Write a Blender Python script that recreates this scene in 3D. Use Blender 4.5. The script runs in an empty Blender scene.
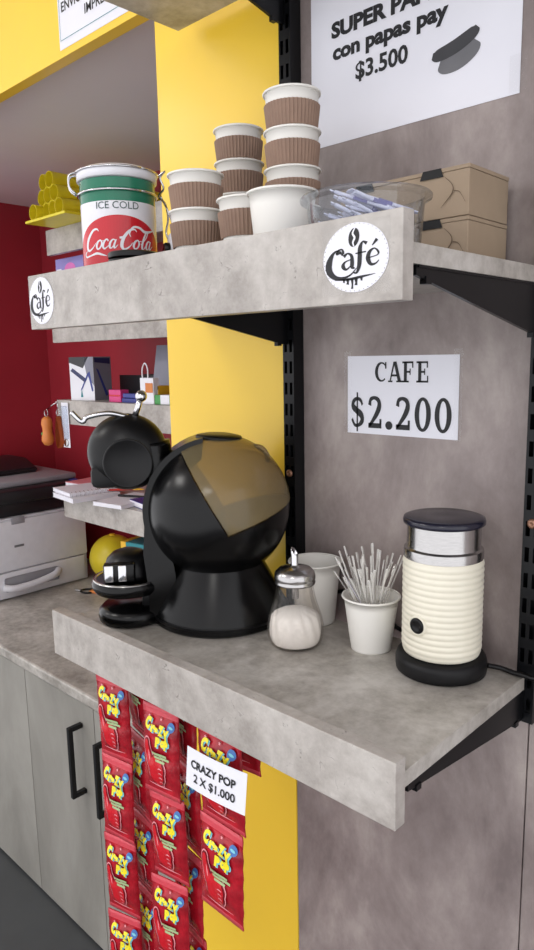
import bpy, bmesh, math, random
from mathutils import Vector, Matrix, Euler
random.seed(7)
S = bpy.context.scene
COL = S.collection
PI = math.pi

# ------------------------------------------------------------------ camera
F_PX, CX, CY = 701.0, 267.0, 475.0            # image taken as 534 x 950
AX = Vector((0.72547321, 0.10100296, -0.68079882))    # world X,Y,Z in camera axes (right, down, forward)
AY = Vector((0.68801456, -0.13232262, 0.71353114))
AZ = Vector((-0.01801632, -0.98604722, -0.16548802))
CAM = Vector((0.0, -0.75, 0.0))
right = Vector((AX.x, AY.x, AZ.x)); down = Vector((AX.y, AY.y, AZ.y)); fwd = Vector((AX.z, AY.z, AZ.z))
cd = bpy.data.cameras.new('camera'); co = bpy.data.objects.new('camera', cd); COL.objects.link(co)
m = Matrix((right, -down, -fwd)).transposed().to_4x4(); m.translation = CAM
co.matrix_world = m
cd.sensor_fit = 'VERTICAL'; cd.sensor_height = 24.0; cd.lens = 24.0 * F_PX / 950.0
cd.clip_start = 0.02; cd.clip_end = 50
S.camera = co

def at(px, py, axis, val):
    d = right * ((px - CX) / F_PX) + down * ((py - CY) / F_PX) + fwd
    t = (val - CAM[axis]) / d[axis]
    return CAM + d * t

# ------------------------------------------------------------------ light
S.view_settings.view_transform = 'Standard'; S.view_settings.look = 'None'
S.view_settings.gamma = 1.0; S.view_settings.use_curve_mapping = False
S.view_settings.exposure = -0.56
w = bpy.data.worlds.new('world'); S.world = w; w.use_nodes = True
bg = w.node_tree.nodes['Background']; bg.inputs[0].default_value = (0.97, 0.97, 1.0, 1); bg.inputs[1].default_value = 2.5
CEIL_Z = 1.25
LED = [(-1.7, -1.75, 8.5), (0.45, -2.1, 5.0), (-3.2, -1.9, 7.0)]

# ------------------------------------------------------------------ helpers
def lin(c):
    return tuple(((v / 255) / 12.92 if v / 255 <= 0.04045 else ((v / 255 + 0.055) / 1.055) ** 2.4) for v in c)

def mat(name, rgb, rough=0.5, metal=0.0, var=0.06, scale=30.0, bump=0.0, bscale=None, coat=0.0, spec=0.5, rgb2=None, stretch=(1, 1, 1), sheen=0.0):
    mt = bpy.data.materials.new(name); mt.use_nodes = True
    nt = mt.node_tree; N = nt.nodes; L = nt.links
    b = N['Principled BSDF']
    c1 = lin(rgb)
    c2 = lin(rgb2) if rgb2 else tuple(v * (1 - var) for v in c1)
    tc = N.new('ShaderNodeTexCoord'); mp = N.new('ShaderNodeMapping'); mp.inputs['Scale'].default_value = stretch
    L.new(tc.outputs['Object'], mp.inputs['Vector'])
    nz = N.new('ShaderNodeTexNoise'); nz.inputs['Scale'].default_value = scale; nz.inputs['Detail'].default_value = 4
    L.new(mp.outputs['Vector'], nz.inputs['Vector'])
    rp = N.new('ShaderNodeValToRGB'); rp.color_ramp.elements[0].position = 0.35; rp.color_ramp.elements[1].position = 0.65
    rp.color_ramp.elements[0].color = (*c2, 1); rp.color_ramp.elements[1].color = (*c1, 1)
    L.new(nz.outputs['Fac'], rp.inputs['Fac']); L.new(rp.outputs['Color'], b.inputs['Base Color'])
    b.inputs['Roughness'].default_value = rough; b.inputs['Metallic'].default_value = metal
    b.inputs['Specular IOR Level'].default_value = spec
    b.inputs['Coat Weight'].default_value = coat; b.inputs['Coat Roughness'].default_value = 0.08
    if bump:
        n2 = N.new('ShaderNodeTexNoise'); n2.inputs['Scale'].default_value = bscale or scale * 4; n2.inputs['Detail'].default_value = 3
        L.new(mp.outputs['Vector'], n2.inputs['Vector'])
        bp = N.new('ShaderNodeBump'); bp.inputs['Strength'].default_value = bump; bp.inputs['Distance'].default_value = 0.002
        L.new(n2.outputs['Fac'], bp.inputs['Height']); L.new(bp.outputs['Normal'], b.inputs['Normal'])
    return mt

def concrete(name, dark, mid, light, s=1.0, rough=0.5, stretch=(1, 1, 1), fine=0.35, cracks=0.5):
    mt = bpy.data.materials.new(name); mt.use_nodes = True
    nt = mt.node_tree; N = nt.nodes; L = nt.links; b = N['Principled BSDF']
    tc = N.new('ShaderNodeTexCoord'); mp = N.new('ShaderNodeMapping'); mp.inputs['Scale'].default_value = stretch
    L.new(tc.outputs['Object'], mp.inputs['Vector'])
    n1 = N.new('ShaderNodeTexNoise'); n1.inputs['Scale'].default_value = 7 * s; n1.inputs['Detail'].default_value = 7; n1.inputs['Roughness'].default_value = 0.62; n1.inputs['Distortion'].default_value = 0.5
    n2 = N.new('ShaderNodeTexNoise'); n2.inputs['Scale'].default_value = 42 * s; n2.inputs['Detail'].default_value = 5; n2.inputs['Roughness'].default_value = 0.7
    n3 = N.new('ShaderNodeTexNoise'); n3.inputs['Scale'].default_value = 16 * s; n3.inputs['Detail'].default_value = 8; n3.inputs['Distortion'].default_value = 1.6
    for n in (n1, n2, n3): L.new(mp.outputs['Vector'], n.inputs['Vector'])
    r = N.new('ShaderNodeValToRGB'); e = r.color_ramp.elements
    e[0].position = 0.32; e[0].color = (*lin(dark), 1); e[1].position = 0.7; e[1].color = (*lin(light), 1)
    x = e.new(0.5); x.color = (*lin(mid), 1)
    mx = N.new('ShaderNodeMath'); mx.operation = 'MULTIPLY_ADD'; mx.inputs[1].default_value = fine; 
    sb = N.new('ShaderNodeMath'); sb.operation = 'SUBTRACT'; sb.inputs[1].default_value = 0.5
    L.new(n2.outputs['Fac'], sb.inputs[0]); L.new(sb.outputs[0], mx.inputs[0]); L.new(n1.outputs['Fac'], mx.inputs[2])
    L.new(mx.outputs[0], r.inputs['Fac'])
    # thin darker pits / hairlines, part of the laminate print
    r2 = N.new('ShaderNodeValToRGB'); q = r2.color_ramp.elements
    q[0].position = 0.485; q[0].color = (0, 0, 0, 1); q[1].position = 0.515; q[1].color = (0, 0, 0, 1); y = q.new(0.5); y.color = (1, 1, 1, 1)
    L.new(n3.outputs['Fac'], r2.inputs['Fac'])
    gate = N.new('ShaderNodeMath'); gate.operation = 'MULTIPLY'; 
    g2 = N.new('ShaderNodeMapRange'); g2.inputs[1].default_value = 0.56; g2.inputs[2].default_value = 0.66; g2.inputs[3].default_value = 0; g2.inputs[4].default_value = cracks
    L.new(n2.outputs['Fac'], g2.inputs[0]); L.new(r2.outputs['Color'], gate.inputs[0]); L.new(g2.outputs[0], gate.inputs[1])
    mix = N.new('ShaderNodeMixRGB'); mix.inputs[2].default_value = (*[v * 0.55 for v in lin(dark)], 1)
    L.new(gate.outputs[0], mix.inputs[0]); L.new(r.outputs['Color'], mix.inputs[1]); L.new(mix.outputs[0], b.inputs['Base Color'])
    b.inputs['Roughness'].default_value = rough
    bp = N.new('ShaderNodeBump'); bp.inputs['Strength'].default_value = 0.12; bp.inputs['Distance'].default_value = 0.001
    L.new(n2.outputs['Fac'], bp.inputs['Height']); L.new(bp.outputs['Normal'], b.inputs['Normal'])
    return mt

def clear(name, tint=(255, 255, 255), base=0.06, edge=0.55, rough=0.05, body=None, bodyfac=0.0):
    """thin clear plastic: see-through with a fresnel gloss, optionally a little milky body"""
    mt = bpy.data.materials.new(name); mt.use_nodes = True
    nt = mt.node_tree; N = nt.nodes; L = nt.links
    N.remove(N['Principled BSDF']); out = N['Material Output']
    tr = N.new('ShaderNodeBsdfTransparent')
    nz = N.new('ShaderNodeTexNoise'); nz.inputs['Scale'].default_value = 25
    rp = N.new('ShaderNodeValToRGB'); c = lin(tint)
    rp.color_ramp.elements[0].color = (*[v * 0.93 for v in c], 1); rp.color_ramp.elements[1].color = (*c, 1)
    L.new(nz.outputs['Fac'], rp.inputs['Fac']); L.new(rp.outputs['Color'], tr.inputs['Color'])
    gl = N.new('ShaderNodeBsdfGlossy'); gl.inputs['Roughness'].default_value = rough
    fr = N.new('ShaderNodeLayerWeight'); fr.inputs['Blend'].default_value = 0.5
    pw = N.new('ShaderNodeMath'); pw.operation = 'POWER'; pw.inputs[1].default_value = 4.0; L.new(fr.outputs['Facing'], pw.inputs[0])
    ad = N.new('ShaderNodeMath'); ad.operation = 'MULTIPLY_ADD'; ad.inputs[1].default_value = edge; ad.inputs[2].default_value = base
    L.new(pw.outputs[0], ad.inputs[0])
    mx = N.new('ShaderNodeMixShader'); L.new(ad.outputs[0], mx.inputs[0])
    src = tr.outputs[0]
    if body:
        df = N.new('ShaderNodeBsdfDiffuse'); df.inputs['Color'].default_value = (*lin(body), 1)
        m2 = N.new('ShaderNodeMixShader'); m2.inputs[0].default_value = bodyfac
        L.new(tr.outputs[0], m2.inputs[1]); L.new(df.outputs[0], m2.inputs[2]); src = m2.outputs[0]
    L.new(src, mx.inputs[1]); L.new(gl.outputs[0], mx.inputs[2]); L.new(mx.outputs[0], out.inputs['Surface'])
    return mt

def link(name, me, mats, parent=None, loc=None, rot=None, smooth=False):
    if smooth is True:
        for p in me.polygons: p.use_smooth = True
    if not isinstance(mats, (list, tuple)): mats = [mats]
    for mm in mats: me.materials.append(mm)
    o = bpy.data.objects.new(name, me); COL.objects.link(o)
    if parent: o.parent = parent
    if loc is not None: o.location = loc
    if rot is not None: o.rotation_euler = rot
    return o

def obj(name, bm, mats, parent=None, loc=None, rot=None, smooth=False, auto=None):
    bmesh.ops.recalc_face_normals(bm, faces=bm.faces)
    if auto is not None:
        for f in bm.faces: f.smooth = True
        for e in bm.edges:
            if len(e.link_faces) == 2 and e.calc_face_angle(0) > math.radians(auto): e.smooth = False
    me = bpy.data.meshes.new(name); bm.to_mesh(me); bm.free()
    return link(name, me, mats, parent, loc, rot, smooth)

def thing(name, label, cat, loc=(0, 0, 0), rotz=0.0, group=None, rot=None):
    o = bpy.data.objects.new(name, None); COL.objects.link(o); o.empty_display_size = 0.02
    o.location = loc; o.rotation_euler = rot if rot else (0, 0, rotz)
    return tag(o, label, cat, group)

def tag(o, label, cat, group=None):
    o['label'] = label; o['category'] = cat
    if group: o['group'] = group
    return o

def struct(o, label=None, cat=None):
    o['kind'] = 'structure'
    if label: o['label'] = label
    if cat: o['category'] = cat
    return o

def dup(root, loc, rotz=0.0, label=None, group=None):
    r = root.copy(); COL.objects.link(r); r.location = loc; r.rotation_euler = (0, 0, rotz)
    if label: r['label'] = label
    if group: r['group'] = group
    for ch in list(root.children):
        c = ch.copy(); COL.objects.link(c); c.parent = r
        for g in ch.children:
            d = g.copy(); COL.objects.link(d); d.parent = c
    return r

def box(bm, x0, x1, y0, y1, z0, z1, bev=0.0, mi=0, M=None, seg=2):
    r = bmesh.ops.create_cube(bm, size=1)
    vs = r['verts']
    for v in vs: v.co = Vector(((x0 + x1) / 2 + v.co.x * (x1 - x0), (y0 + y1) / 2 + v.co.y * (y1 - y0), (z0 + z1) / 2 + v.co.z * (z1 - z0)))
    fs = set(f for v in vs for f in v.link_faces)
    if bev:
        es = list(set(e for v in vs for e in v.link_edges))
        rr = bmesh.ops.bevel(bm, geom=es, offset=bev, segments=seg, affect='EDGES', profile=0.5)
        fs = set(rr['faces']) | set(f for f in fs if f.is_valid)
        vs = list(set(v for f in fs for v in f.verts))
        for v in list(vs):
            for f in v.link_faces: fs.add(f)
        vs = list(set(v for f in fs for v in f.verts))
    if M is not None:
        for v in vs: v.co = M @ v.co
    for f in fs: f.material_index = mi
    return vs

def lathe(bm, prof, n=48, mi=0, rad=None, cap0=False, cap1=False, M=None, ang0=0.0):
    """prof: list of (r, z); rad(i, a) optional radius factor"""
    rings = []
    for (r, z) in prof:
        ring = []
        for k in range(n):
            a = ang0 + 2 * PI * k / n
            rr = r * (rad(k, a, r, z) if rad else 1.0)
            p = Vector((rr * math.cos(a), rr * math.sin(a), z))
            ring.append(bm.verts.new(M @ p if M is not None else p))
        rings.append(ring)
    for a, b in zip(rings[:-1], rings[1:]):
        for k in range(n):
            f = bm.faces.new((a[k], a[(k + 1) % n], b[(k + 1) % n], b[k])); f.material_index = mi
    if cap0: bm.faces.new(rings[0][::-1]).material_index = mi
    if cap1: bm.faces.new(rings[-1]).material_index = mi
    return rings

def smooth_path(pts, n=8, closed=False):
    P = [Vector(p) for p in pts]; out = []
    cnt = len(P)
    rng = range(cnt) if closed else range(cnt - 1)
    for i in rng:
        if closed: a, b, c, d = P[i - 1], P[i], P[(i + 1) % cnt], P[(i + 2) % cnt]
        else: a, b, c, d = P[max(i - 1, 0)], P[i], P[i + 1], P[min(i + 2, cnt - 1)]
        for k in range(n):
            t = k / n
            out.append(0.5 * ((2 * b) + (c - a) * t + (2 * a - 5 * b + 4 * c - d) * t * t + (3 * b - a - 3 * c + d) * t ** 3))
    if not closed: out.append(P[-1])
    return out

def tube(bm, pts, r, n=10, mi=0, smooth=0, caps=True, r1=None):
    P = smooth_path(pts, smooth) if smooth else [Vector(p) for p in pts]
    rings = []; up = None
    for i, p in enumerate(P):
        d = (P[min(i + 1, len(P) - 1)] - P[max(i - 1, 0)]).normalized()
        if up is None:
            up = Vector((0, 0, 1)) if abs(d.z) < 0.9 else Vector((1, 0, 0))
        u = (up - d * up.dot(d)).normalized(); v = d.cross(u); up = u
        rr = r if r1 is None else r + (r1 - r) * i / (len(P) - 1)
        rings.append([bm.verts.new(p + (u * math.cos(2 * PI * k / n) + v * math.sin(2 * PI * k / n)) * rr) for k in range(n)])
    for a, b in zip(rings[:-1], rings[1:]):
        for k in range(n):
            bm.faces.new((a[k], a[(k + 1) % n], b[(k + 1) % n], b[k])).material_index = mi
    if caps:
        bm.faces.new(rings[0][::-1]).material_index = mi; bm.faces.new(rings[-1]).material_index = mi

def prism(bm, pts2, y0, y1, mi=0, fn=None):
    """polygon in (x,z) extruded along y"""
    fn = fn or (lambda x, y, z: Vector((x, y, z)))
    a = [bm.verts.new(fn(x, y0, z)) for x, z in pts2]; b = [bm.verts.new(fn(x, y1, z)) for x, z in pts2]
    n = len(a)
    bm.faces.new(a).material_index = mi; bm.faces.new(b[::-1]).material_index = mi
    for k in range(n): bm.faces.new((a[k], b[k], b[(k + 1) % n], a[(k + 1) % n])).material_index = mi

def prismx(bm, pts2, x0, x1, mi=0):
    """polygon in (y,z) extruded along x"""
    prism(bm, pts2, x0, x1, mi, lambda a, b, c: Vector((b, a, c)))

# flat print: 2-D shapes mapped onto a surface by fn(x, y) -> Vector
def flat_poly(bm, pts, fn, mi=0):
    try: bm.faces.new([bm.verts.new(fn(x, y)) for x, y in pts]).material_index = mi
    except ValueError: pass

def ring_poly(bm, pts, fn, mi=0, rings=4):
    cx = sum(p[0] for p in pts) / len(pts); cy = sum(p[1] for p in pts) / len(pts)
    c = bm.verts.new(fn(cx, cy)); prev = None; n = len(pts)
    for j in range(1, rings + 1):
        t = j / rings
        cur = [bm.verts.new(fn(cx + (x - cx) * t, cy + (y - cy) * t)) for x, y in pts]
        for k in range(n):
            if prev is None: bm.faces.new((c, cur[k], cur[(k + 1) % n])).material_index = mi
            else: bm.faces.new((prev[k], cur[k], cur[(k + 1) % n], prev[(k + 1) % n])).material_index = mi
        prev = cur

def ribbon(bm, pts, wid, fn, mi=0, sm=6):
    """stroke through 2-D pts with a width for each"""
    P = [Vector((p[0], p[1], (wid if isinstance(wid, (int, float)) else wid[i]))) for i, p in enumerate(pts)]
    Q = smooth_path(P, sm) if sm else P
    prev = None
    for i, q in enumerate(Q):
        d = Q[min(i + 1, len(Q) - 1)] - Q[max(i - 1, 0)]; d = Vector((d.x, d.y))
        if d.length < 1e-9: continue
        d.normalize(); nx, ny = -d.y, d.x; h = max(q.z, 1e-5) / 2
        cur = (bm.verts.new(fn(q.x + nx * h, q.y + ny * h)), bm.verts.new(fn(q.x - nx * h, q.y - ny * h)))
        if prev: bm.faces.new((prev[0], prev[1], cur[1], cur[0])).material_index = mi
        prev = cur

def ellipse(cx, cy, rx, ry, n=40, rot=0.0):
    o = []
    for k in range(n):
        a = 2 * PI * k / n; x = rx * math.cos(a); y = ry * math.sin(a)
        o.append((cx + x * math.cos(rot) - y * math.sin(rot), cy + x * math.sin(rot) + y * math.cos(rot)))
    return o

_tc = {}
def text2d(s, bold=0.0):
    """outline mesh of a text in the built-in font, cap height normalised to 1, starting at x = 0"""
    key = (s, bold)
    if key in _tc: return _tc[key]
    c = bpy.data.curves.new('t', 'FONT'); c.body = s; c.offset = bold; c.resolution_u = 3
    o = bpy.data.objects.new('t', c); COL.objects.link(o)
    dg = bpy.context.evaluated_depsgraph_get(); me = bpy.data.meshes.new_from_object(o.evaluated_get(dg))
    V = [(v.co.x, v.co.y) for v in me.vertices]; Fc = [tuple(p.vertices) for p in me.polygons]
    bpy.data.objects.remove(o); bpy.data.curves.remove(c); bpy.data.meshes.remove(me)
    k = 1 / 0.729; x0 = min(v[0] for v in V)
    V = [((x - x0) * k, y * k) for x, y in V]; W = max(v[0] for v in V)
    _tc[key] = (V, Fc, W); return _tc[key]

def put_text(bm, s, x, y, h, fn, mi=0, bold=0.02, align='C', width=None, shear=0.0):
    V, Fc, W = text2d(s, bold)
    sx = h if width is None else width / W
    ox = x - (W * sx / 2 if align == 'C' else 0)
    vs = [bm.verts.new(fn(ox + a * sx + b * h * shear, y + b * h)) for a, b in V]
    for f in Fc:
        try: bm.faces.new([vs[i] for i in f]).material_index = mi
        except ValueError: pass

# ------------------------------------------------------------------ materials
M = {}
M['lam'] = concrete('grey_laminate', (147, 141, 135), (171, 165, 159), (191, 186, 180), 1.4, 0.42, fine=0.6, cracks=1.0)
M['lam_top'] = concrete('grey_laminate_top', (138, 133, 126), (168, 163, 156), (194, 190, 184), 1.5, 0.34, fine=0.55, cracks=0.3)
M['lam_edge'] = concrete('laminate_edge_band', (128, 124, 120), (142, 138, 134), (152, 148, 144), 1.5, 0.5, cracks=0.1)
M['panel'] = concrete('wall_laminate', (120, 108, 106), (146, 134, 131), (176, 165, 160), 0.95, 0.5, (1, 1, 0.6), cracks=0.12, fine=0.3)
M['cab'] = concrete('cabinet_laminate', (122, 119, 113), (141, 138, 131), (160, 157, 150), 0.45, 0.45, (1, 1, 0.4), cracks=0.05, fine=0.15)
M['yellow'] = mat('yellow_paint', (248, 207, 62), 0.28, var=0.03, scale=6, bump=0.03, bscale=60)
M['red'] = mat('red_paint', (158, 40, 52), 0.42, var=0.1, scale=5, bump=0.04, bscale=80)
M['ceil'] = mat('ceiling_paint', (236, 232, 234), 0.45, var=0.03, scale=4)
M['floor'] = mat('dark_floor', (66, 68, 70), 0.4, var=0.12, scale=14)
M['black_metal'] = mat('black_powder_coat', (13, 14, 17), 0.3, var=0.15, scale=60, spec=0.25)
M['blk'] = mat('black_gloss_plastic', (7, 7, 8), 0.24, var=0.1, scale=30, spec=0.28)
M['blk_satin'] = mat('black_satin_plastic', (10, 10, 12), 0.34, var=0.1, scale=50, spec=0.3)
M['blk_matt'] = mat('black_matt_plastic', (16, 16, 18), 0.5, var=0.1, scale=50, spec=0.3)
M['chrome'] = mat('chrome', (205, 205, 208), 0.12, 1.0, var=0.03, scale=20)
M['steel'] = mat('brushed_steel', (185, 183, 182), 0.22, 1.0, var=0.08, scale=120, stretch=(1, 1, 12))
M['cream'] = mat('cream_plastic', (228, 223, 205), 0.32, var=0.02, scale=10, coat=0.2)
M['cup'] = mat('white_paper_cup', (236, 234, 228), 0.55, var=0.02, scale=15)
M['sleeve'] = mat('kraft_sleeve', (146, 120, 104), 0.8, var=0.1, scale=60)
M['kraft'] = mat('kraft_card', (158, 139, 117), 0.75, var=0.06, scale=40)
M['paper'] = mat('white_paper', (232, 232, 240), 0.6, var=0.015, scale=12)
M['ink'] = mat('black_ink', (28, 28, 32), 0.6, var=0.1, scale=40)
M['ink_grey'] = mat('grey_ink', (112, 112, 116), 0.6, var=0.12, scale=30)
M['ink_dark'] = mat('dark_grey_ink', (62, 62, 66), 0.6, var=0.12, scale=30)
M['tape'] = clear('clear_tape', base=0.03, edge=0.3, rough=0.12)
M['plastic'] = clear('clear_plastic', (245, 248, 252), base=0.05, rough=0.08)
M['stirrer'] = clear('clear_stirrer', (252, 251, 249), base=0.05, rough=0.1, body=(250, 249, 246), bodyfac=0.36, edge=0.2)
M['smoke'] = clear('smoked_tank', (206, 192, 150), base=0.03, edge=0.4, rough=0.16, body=(160, 146, 112), bodyfac=0.36)
M['sugar'] = mat('white_sugar', (246, 246, 244), 0.9, var=0.03, scale=600, bump=0.3, bscale=900)
M['glass'] = clear('jar_glass', (255, 253, 251), base=0.02, edge=0.7, rough=0.03)
def plain(key, rgb, rough=0.45, **k):
    M[key] = mat(key, rgb, rough, **k); return M[key]
plain('tin_white', (226, 226, 232), 0.25); plain('tin_green', (20, 112, 84), 0.25); plain('tin_red', (196, 30, 44), 0.22)
plain('tin_ink', (40, 70, 66), 0.4)
plain('foil_red', (186, 26, 42), 0.26, bump=0.25, bscale=130, rgb2=(140, 16, 30), scale=45)
plain('foil_crimp', (206, 72, 84), 0.3, bump=0.3, bscale=200)
plain('art_red', (200, 20, 36), 0.3); plain('art_dark', (120, 10, 24), 0.3); plain('art_pink', (238, 150, 158), 0.35); plain('art_yellow', (244, 226, 40), 0.35)
plain('art_blue', (62, 110, 178), 0.35); plain('art_green', (170, 190, 140), 0.4); plain('art_cyan', (120, 196, 214), 0.4)
plain('tube_yellow', (240, 222, 40), 0.35)
plain('lilac', (150, 140, 205), 0.4); plain('pink_print', (222, 120, 190), 0.4); plain('printer_white', (216, 216, 222), 0.4); plain('printer_dark', (30, 30, 34), 0.35)
plain('printer_grey', (150, 150, 156), 0.4); plain('blue_print', (48, 60, 140), 0.4); plain('navy', (40, 46, 92), 0.4); plain('grey_print', (132, 132, 146), 0.45)
plain('orange', (214, 128, 60), 0.5); plain('orange_leather', (206, 112, 58), 0.5); plain('red_small', (206, 60, 52), 0.4); plain('magenta', (214, 60, 130), 0.4)
plain('green_small', (60, 150, 70), 0.4); plain('teal', (30, 130, 140), 0.4); plain('amber', (236, 186, 40), 0.4); plain('ball_yellow', (222, 200, 44), 0.35)
plain('sach_white', (228, 226, 240), 0.25); plain('sach_violet', (92, 84, 150), 0.3); plain('lid_navy', (28, 28, 44), 0.22)
plain('led_frame', (230, 230, 230), 0.4)
lt = bpy.data.materials.new('led_diffuser'); lt.use_nodes = True; p_ = lt.node_tree.nodes['Principled BSDF']
p_.inputs['Emission Color'].default_value = (1, 0.98, 0.95, 1); p_.inputs['Emission Strength'].default_value = 3.0
M['led'] = lt

# ================================================================== the setting
FLOOR = -1.53
bm = bmesh.new(); box(bm, -4.2, 1.6, -2.4, 1.0, FLOOR - 0.05, FLOOR)
struct(obj('floor', bm, M['floor']))
bm = bmesh.new(); box(bm, -4.2, 1.6, -3.6, 0.05, CEIL_Z, CEIL_Z + 0.05)
struct(obj('ceiling', bm, M['ceil']))
# laminate wall panels between and beyond the uprights
bm = bmesh.new(); box(bm, -0.663, -0.3045, 0.0, 0.05, FLOOR, CEIL_Z, 0.001)
struct(obj('wall_panel', bm, M['panel']))
bm = bmesh.new(); box(bm, -0.303, 1.5, 0.0, 0.05, FLOOR, CEIL_Z, 0.001)
struct(obj('wall_right_panel', bm, M['panel']))
# yellow pier left of the panels, and the yellow header over the niche
bm = bmesh.new(); box(bm, -0.941, -0.6645, 0.0, 0.08, FLOOR, CEIL_Z, 0.002)
struct(obj('wall_yellow_pier', bm, M['yellow']))
NX0, NX1, NY1, NZ = -2.66, -0.90, 0.75, 0.60
bm = bmesh.new(); box(bm, -4.2, -0.9415, 0.0, 0.025, 0.541, CEIL_Z, 0.001)
struct(obj('wall_yellow_header', bm, M['yellow']))
bm = bmesh.new(); box(bm, NX0, NX1, NY1, NY1 + 0.05, FLOOR, NZ + 0.05)
struct(obj('wall_niche_back', bm, M['red']))
bm = bmesh.new(); box(bm, NX0 - 0.05, NX0, 0.026, NY1 + 0.05, FLOOR, NZ + 0.05)
struct(obj('wall_niche_left', bm, M['red']))
bm = bmesh.new(); box(bm, NX1, NX1 + 0.04, 0.081, NY1 + 0.05, FLOOR, NZ + 0.05)
struct(obj('wall_niche_right', bm, M['red']))
bm = bmesh.new(); box(bm, NX0, NX1, 0.026, NY1, NZ, NZ + 0.05)
struct(obj('ceiling_niche', bm, M['ceil']))

# ceiling LED panels (out of frame; they light the shop)
for i, (lx, ly, pw) in enumerate(LED):
    t = thing('ceiling_light', ['square LED panel in the shop ceiling before the niche header', 'square LED panel in the shop ceiling over the right wall panel', 'square LED panel in the shop ceiling far beyond the niche'][i], 'ceiling light', (lx, ly, CEIL_Z), 0, 'ceiling lights')
    bm = bmesh.new()
    for a in ((-.31, .31, -.31, -.29), (-.31, .31, .29, .31), (-.31, -.29, -.29, .29), (.29, .31, -.29, .29)): box(bm, *a, -0.02, 0.0)
    obj('frame', bm, M['led_frame'], t)
    bm = bmesh.new(); box(bm, -.29, .29, -.29, .29, -0.012, -0.002); obj('diffuser', bm, M['led'], t)
    ld = bpy.data.lights.new('led_panel_light', 'AREA'); ld.shape = 'SQUARE'; ld.size = 0.58; ld.energy = pw * 2.2; ld.color = (1.0, 0.97, 0.93)
    lo = bpy.data.objects.new('led_panel_light', ld); COL.objects.link(lo); lo.parent = t; lo.location = (0, 0, -0.03)

# ================================================================== uprights
def upright(x0, x1, label, z0=-0.412, z1=1.0, screw_z=None):
    t = thing('slotted_upright', label, 'shelf upright', ((x0 + x1) / 2, 0, z0), 0, 'shelf uprights')
    hw = (x1 - x0) / 2; h = z1 - z0; bm = bmesh.new()
    box(bm, -hw, -hw + .002, -.0195, -0.0005, 0, h); box(bm, hw - .002, hw, -.0195, -0.0005, 0, h); box(bm, -hw + .002, hw - .002, -.004, -.0005, 0, h)
    f0, f1 = -.0215, -.0195
    cols = [(-hw, -hw * .72), (-hw * .22, hw * .22), (hw * .72, hw)]
    for a, b in cols: box(bm, a, b, f0, f1, 0, h)
    pitch, slot = 0.029, 0.0165; n = int(h / pitch)
    for k in range(n + 1):
        za = k * pitch; zb = min(za + pitch - slot, h)
        if zb <= za: continue
        box(bm, -hw * .72, -hw * .22, f0, f1, za, zb); box(bm, hw * .22, hw * .72, f0, f1, za, zb)
    obj('channel', bm, M['black_metal'], t)
    if screw_z is not None:
        for sz in screw_z:
            bm = bmesh.new(); lathe(bm, [(0.0055, 0), (0.0055, .001), (.004, .0025), (.0015, .003), (.0013, .0018)], 16, cap0=True, cap1=True, M=Matrix.Rotation(PI / 2, 4, 'X'))
            obj('screw', bm, M['copper'], t, (0, f0, sz - z0), smooth=True)
    return t
plain('copper', (150, 112, 92), 0.35, metal=0.6)
upright(-0.6605, -0.641, 'black slotted steel upright between yellow pier and laminate panel', screw_z=[-0.162])
upright(-0.3115, -0.2915, 'black slotted steel upright with copper screw behind the milk frother', screw_z=[-0.182])

# ================================================================== shelves
SX0, SX1 = -0.853, -0.2962
def shelf(name, label, top, lip_top, lip_bot, bh=.052):
    t = thing(name, label, 'shelf', ((SX0 + SX1) / 2, -0.15, top - 0.016), 0, 'wall shelves')
    ox, oy, oz = t.location
    bm = bmesh.new(); box(bm, SX0 - ox, SX1 - .004 - ox, -.2745 - oy, -.026 - oy, 0, 0.016, 0.0006)
    obj('board', bm, [M['lam_top']], t)
    bm = bmesh.new(); box(bm, SX0 - ox, SX1 - ox, -.29 - oy, -.2748 - oy, lip_bot - oz, lip_top - oz, 0.0008)
    obj('fascia', bm, M['lam'], t)
    for bx_ in (-0.6525, -0.3035):
        bm = bmesh.new()
        pts = [(-.262 - oy, -.0003), (-.0225 - oy, -.0003), (-.0225 - oy, -bh), (-.03 - oy, -bh), (-.262 - oy, -.008)]
        prismx(bm, pts, bx_ - .0018 - ox, bx_ + .0018 - ox)
        box(bm, bx_ - .009 - ox, bx_ + .003 - ox, -.26 - oy, -.03 - oy, -.0022, -.0003)
        for yy, zz in ((-.245, -.014), (-.04, -bh - .002)):
            box(bm, bx_ - .003 - ox, bx_ + .003 - ox, yy - oy - .004, yy - oy + .004, zz, zz + .006)
        obj('bracket', bm, M['black_metal'], t)
    return t
sh_up = shelf('wall_shelf', 'grey laminate shelf with two round Café stickers on its front', 0.085, 0.107, 0.0405)
sh_lo = shelf('wall_shelf', 'grey laminate shelf carrying the coffee machine and milk frother', -0.355, -0.337, -0.400, .037)
sh_top = shelf('wall_shelf', 'grey laminate shelf above the hot dog price sign', 0.486, 0.505, 0.4445)

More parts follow.
